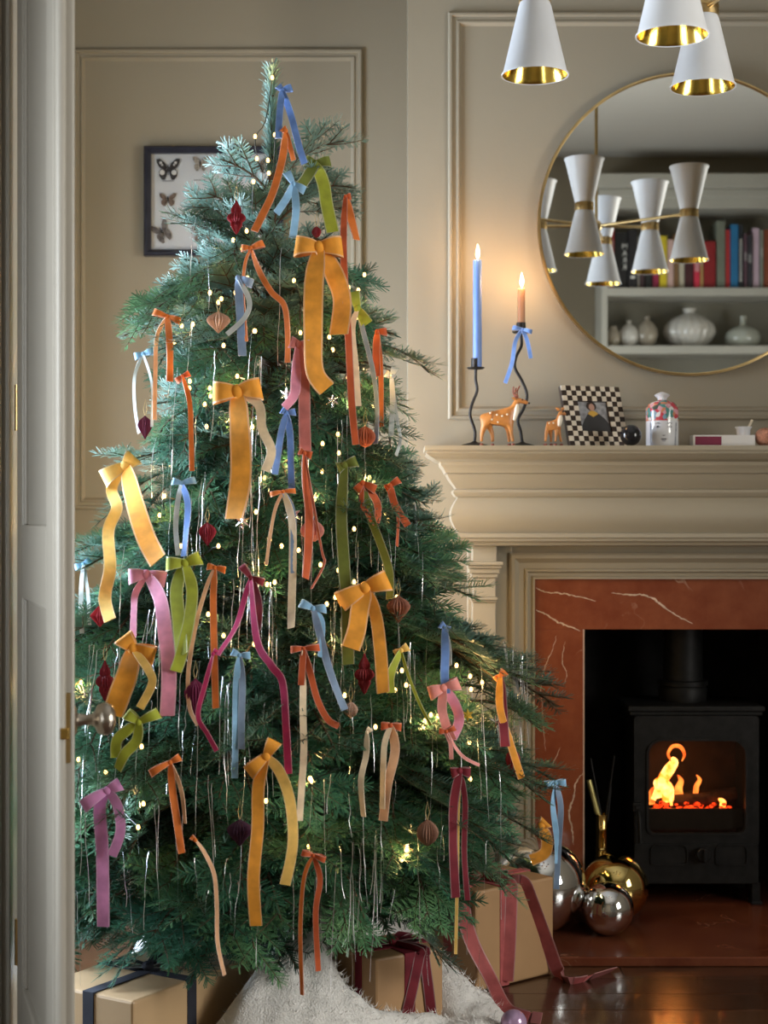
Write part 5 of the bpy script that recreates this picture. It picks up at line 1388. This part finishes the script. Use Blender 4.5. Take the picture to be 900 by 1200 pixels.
# ------------------------------------------------------------------ presents
m_kraft = M('kraft_paper', (.44,.26,.125), .5, var=.10, vs=6, bump=.25, bs=9)
m_kraft2 = M('pale_kraft_paper', (.52,.35,.19), .45, var=.08, vs=6, bump=.25, bs=9)
def gift(label, Fc, yaw, w, d, z0, z1, mat, rib, bw, fa, fb):
    ux = (math.cos(yaw), math.sin(yaw)); uy = (-math.sin(yaw), math.cos(yaw))
    c = (Fc[0]+ux[0]*w/2+uy[0]*d/2, Fc[1]+ux[1]*w/2+uy[1]*d/2)
    t = thing('gift_box', label, 'present', (c[0], c[1], z0), 'wrapped presents under the tree')
    b = obj('wrapped_box', G().obox(c, ux, uy, z0, z1, w/2, d/2), mat, t, bevel=.006)
    g = G().obox((c[0]+ux[0]*(fa-.5)*w, c[1]+ux[1]*(fa-.5)*w), ux, uy, z0-.0005, z1+.0018, bw/2, d/2+.0018)
    obj('ribbon_band', g, ribbon_mats(rib)[0], t, bevel=.001)
    g = G().obox((c[0]+uy[0]*(fb-.5)*d, c[1]+uy[1]*(fb-.5)*d), ux, uy, z0-.0005, z1+.0026, w/2+.0022, bw/2)
    obj('ribbon_band', g, ribbon_mats(rib)[0], t, bevel=.001)
    kx = (Fc[0]+ux[0]*fa*w+uy[0]*fb*d, Fc[1]+ux[1]*fa*w+uy[1]*fb*d)
    return t, ux, uy, Vector((kx[0], kx[1], z1+.004))
def flat_loops(t, K, ux, uy, Ln, W, rib, dirs):
    for a in dirs:
        u = Vector((math.cos(a), math.sin(a), 0)); s = Vector((-u.y, u.x, 0)); up = Vector((0,0,1)); c = []; sd = []; ws = []
        for i in range(17):
            th = 2*PI*i/16; q = (1-math.cos(th))/2
            c.append(K + u*Ln*q + up*(.004+Ln*.25*(1+math.sin(th))*.5*(.3+.7*q))); sd.append(s); ws.append(W*(.5+.5*q))
        obj('bow_loop', G().strip(c, sd, ws), ribbon_mats(rib), t, smooth=50)
    obj('bow_knot', G().ball(K+Vector((0,0,.008)), 1, 12, 8, sc=(W*.45,W*.45,.010)), ribbon_mats(rib)[0], t, smooth=80)
# big parcel, front left
Z1 = .16; F1 = P(156, 1174, (CAMZ-Z1)*F/(1174-HY))
t1, ux, uy, K = gift('large kraft parcel with a black velvet ribbon at the lower left', F1, rad(58), .42, .25, .002, Z1, m_kraft2, 'navy', .030, .44, .48)
flat_loops(t1, K, ux, uy, .075, .032, 'navy', (rad(20), rad(165), rad(75)))
# middle parcel
Z2 = .170; F2 = P(440, 1124, (CAMZ-Z2)*F/(1124-HY))
t2, ux, uy, K = gift('small kraft parcel with a burgundy velvet ribbon in the middle', F2, rad(32), .178, .17, .012, Z2, m_kraft, 'burgundy', .028, .50, .42)
flat_loops(t2, K, ux, uy, .06, .034, 'burgundy', (rad(10), rad(190), rad(60)))
U2 = Vector((ux[0],ux[1],0)); N2 = Vector((uy[0],uy[1],0))*-1
for f0, f1, zl in ((.62,.40,.03),(.70,.80,.012)):
    a = Vector((F2.x, F2.y, 0))+U2*.178*f0+N2*.005; b = Vector((F2.x, F2.y, 0))+U2*.178*f1+N2*.010
    pts = [K+Vector((0,0,.004)), Vector((a.x,a.y,Z2+.003))-N2*.004, Vector((a.x,a.y,Z2-.012)), a.lerp(b,.5)+Vector((0,0,.09)), b+Vector((0,0,zl))]
    obj('bow_tail', tail_geo(pts, .024, (.1,-.1)), ribbon_mats('burgundy'), t2, smooth=50)
# right hand parcel with the long rose ribbons
Z3 = .243; F3 = P(557, 1045, (CAMZ-Z3)*F/(1045-HY))
t3, ux, uy, K = gift('tall kraft parcel with trailing rose velvet ribbons by the hearth', F3, rad(39), .262, .20, .002, Z3, m_kraft, 'rose', .030, .36, .5)
flat_loops(t3, K, ux, uy, .075, .050, 'rose', (rad(200), rad(250), rad(20), rad(110)))
U3 = Vector((ux[0],ux[1],0)); N3 = Vector((uy[0],uy[1],0))*-1
def on3(fu, z, out=.006): return Vector((F3.x,F3.y,0))+U3*.262*fu+N3*out+Vector((0,0,z))
obj('bow_tail', tail_geo([K+Vector((0,0,.01)), on3(.38,Z3+.004,-.03), on3(.42,Z3+.003,.004), on3(.42,Z3-.03,.008), on3(.40,.11,.008), on3(.36,.015,.010)], .032, (.05,-.05)), ribbon_mats('rose'), t3, smooth=50)
fl_ = lambda px, py, h=.006: P(px, py, (CAMZ-h)*F/(py-HY))
obj('bow_tail', tail_geo([K+Vector((0,0,.012)), on3(.50,Z3+.004,-.02), on3(.58,Z3+.002,.006), on3(.68,Z3-.05,.010), on3(.86,.09,.012), on3(.97,.012,.025), fl_(672,1151), fl_(718,1137)], .036, (-.1,.9)), ribbon_mats('rose'), t3, smooth=50)
obj('bow_tail', tail_geo([K+Vector((0,0,.010)), on3(.10,Z3+.004,-.05), Vector((F3.x-.028,F3.y+.012,Z3-.04)), Vector((F3.x-.010,F3.y-.015,.13)), Vector((F3.x+.032,F3.y-.035,.05)), fl_(592,1181,.012), fl_(612,1192), fl_(634,1196)], .036, (.1,-.8)), ribbon_mats('rose'), t3, smooth=50)
# amber curl on the right parcel
bow('curled amber ribbon lying on the tall parcel', 'amber', 16, (634,968), [(640,962)], [{'p':[(641,985),(638,1000),(622,1008)],'w':14}], Yk=3.93, grp='ribbons on the presents')

# ------------------------------------------------------------------ white sheepskin under the tree
def inside(px_, py_, Fc, yaw, w, d):
    dx, dy = px_-Fc.x, py_-Fc.y; a = dx*math.cos(yaw)+dy*math.sin(yaw); b = -dx*math.sin(yaw)+dy*math.cos(yaw)
    ox = max(-a, a-w, 0); oy = max(-b, b-d, 0); return math.hypot(ox, oy)
from mathutils import noise
NX, NY = 90, 80
gx0, gx1, gy0, gy1 = -.66, .26, 3.18, 4.32
hs = np.zeros((NY, NX)); vs = []
for j in range(NY):
    for i in range(NX):
        x = gx0+(gx1-gx0)*i/(NX-1); y = gy0+(gy1-gy0)*j/(NY-1)
        r = math.hypot(x-TX, y-TY)
        n = noise.noise(Vector((x*7, y*7, 1.3)))*.5 + noise.noise(Vector((x*19, y*19, 4.1)))*.22 + noise.noise(Vector((x*45, y*45, 2)))*.10
        ridge = abs(noise.noise(Vector((x*9+3, y*5, 8))))
        h = .37*max(0, 1-r/.47)**.8 + .030 + .050*n + .05*(1-ridge)*max(0, 1-r/.5)
        edge = min((x-gx0)/.08, (gx1-x)/.08, (y-gy0)/.10, (gy1-y)/.08, 1) + noise.noise(Vector((x*10,y*10,0)))*.25
        edge = max(0, min(1, edge))
        m_ = 1.0
        for Fc, yaw, w, d in ((F1, rad(58), .42, .25), (F2, rad(32), .178, .17), (F3, rad(39), .262, .20)):
            q = inside(x, y, Fc, yaw, w, d); m_ = min(m_, max(0, min(1, (q-.004)/.10)))
        h = max(.006, h)*edge*(m_**.8)
        if r < .19: h = max(h, .19*(1-r/.4))
        vs.append((x, y, .0015 + max(0, h)))
        hs[j, i] = h
fs = [(j*NX+i, j*NX+i+1, (j+1)*NX+i+1, (j+1)*NX+i) for j in range(NY-1) for i in range(NX-1) if max(hs[j,i],hs[j,i+1],hs[j+1,i],hs[j+1,i+1]) > .003]
m_fur = M('white_sheepskin', (.86,.84,.82), .95, var=.10, vs=40, bump=.9, bs=240, sheen=.5)
rug = tag(obj('sheepskin_rug', G().add(vs, fs), m_fur, smooth=80), 'white fluffy sheepskin heaped round the tree foot under the presents', 'rug')
tuft = G(); r9 = random.Random(5)
for _ in range(14000):
    i, j = r9.randrange(NX-1), r9.randrange(NY-1)
    if hs[j,i] < .010: continue
    x, y, z = vs[j*NX+i]; x += r9.uniform(0,.011); y += r9.uniform(0,.014)
    d = Vector((r9.uniform(-1,1), r9.uniform(-1,.3), r9.uniform(.3,1))).normalized()*r9.uniform(.010,.022)
    s = d.cross(Vector((r9.uniform(-1,1),r9.uniform(-1,1),.2))).normalized()*.0010
    p = Vector((x,y,z-.003)); tuft.add([p-s, p+s, p+d], [(0,1,2)])
tf = obj('wool_tufts', tuft, m_fur, rug); tf['kind'] = 'stuff'
# white wool pompoms at the bottom edge
def pompom(label, px, py, r, mat):
    y = (CAMZ-r)*F/(py-HY); c = P(px, py, y); g = G(); q = random.Random(int(px))
    g.ball((c.x, c.y, r+.001), r*.86, 24, 14)
    for _ in range(700):
        d = Vector((q.gauss(0,1), q.gauss(0,1), q.gauss(0,1))).normalized()
        if d.z < -.6: continue
        s = d.orthogonal().normalized()*.0014; p = Vector((c.x,c.y,r+.001))+d*r*.8; g.add([p-s, p+s, p+d*r*.28], [(0,1,2)])
    tag(obj('pompom', g, mat, smooth=80), label, 'pompom', 'pompoms at the front of the floor')
pompom('white wool pompom at the bottom edge by the burgundy ribboned parcel', 362, 1196, .045, m_fur)
pompom('smaller white wool pompom right of the other, at the bottom edge', 398, 1200, .036, m_fur)
tag(obj('lilac_bauble', G().ball((XP(602,3.5), 3.50, .030), .029, 32, 20), M('lilac_pearl_glass', (.48,.32,.50), .2, .3), smooth=80), 'lilac pearl bauble lying on the floor at the bottom edge', 'bauble')
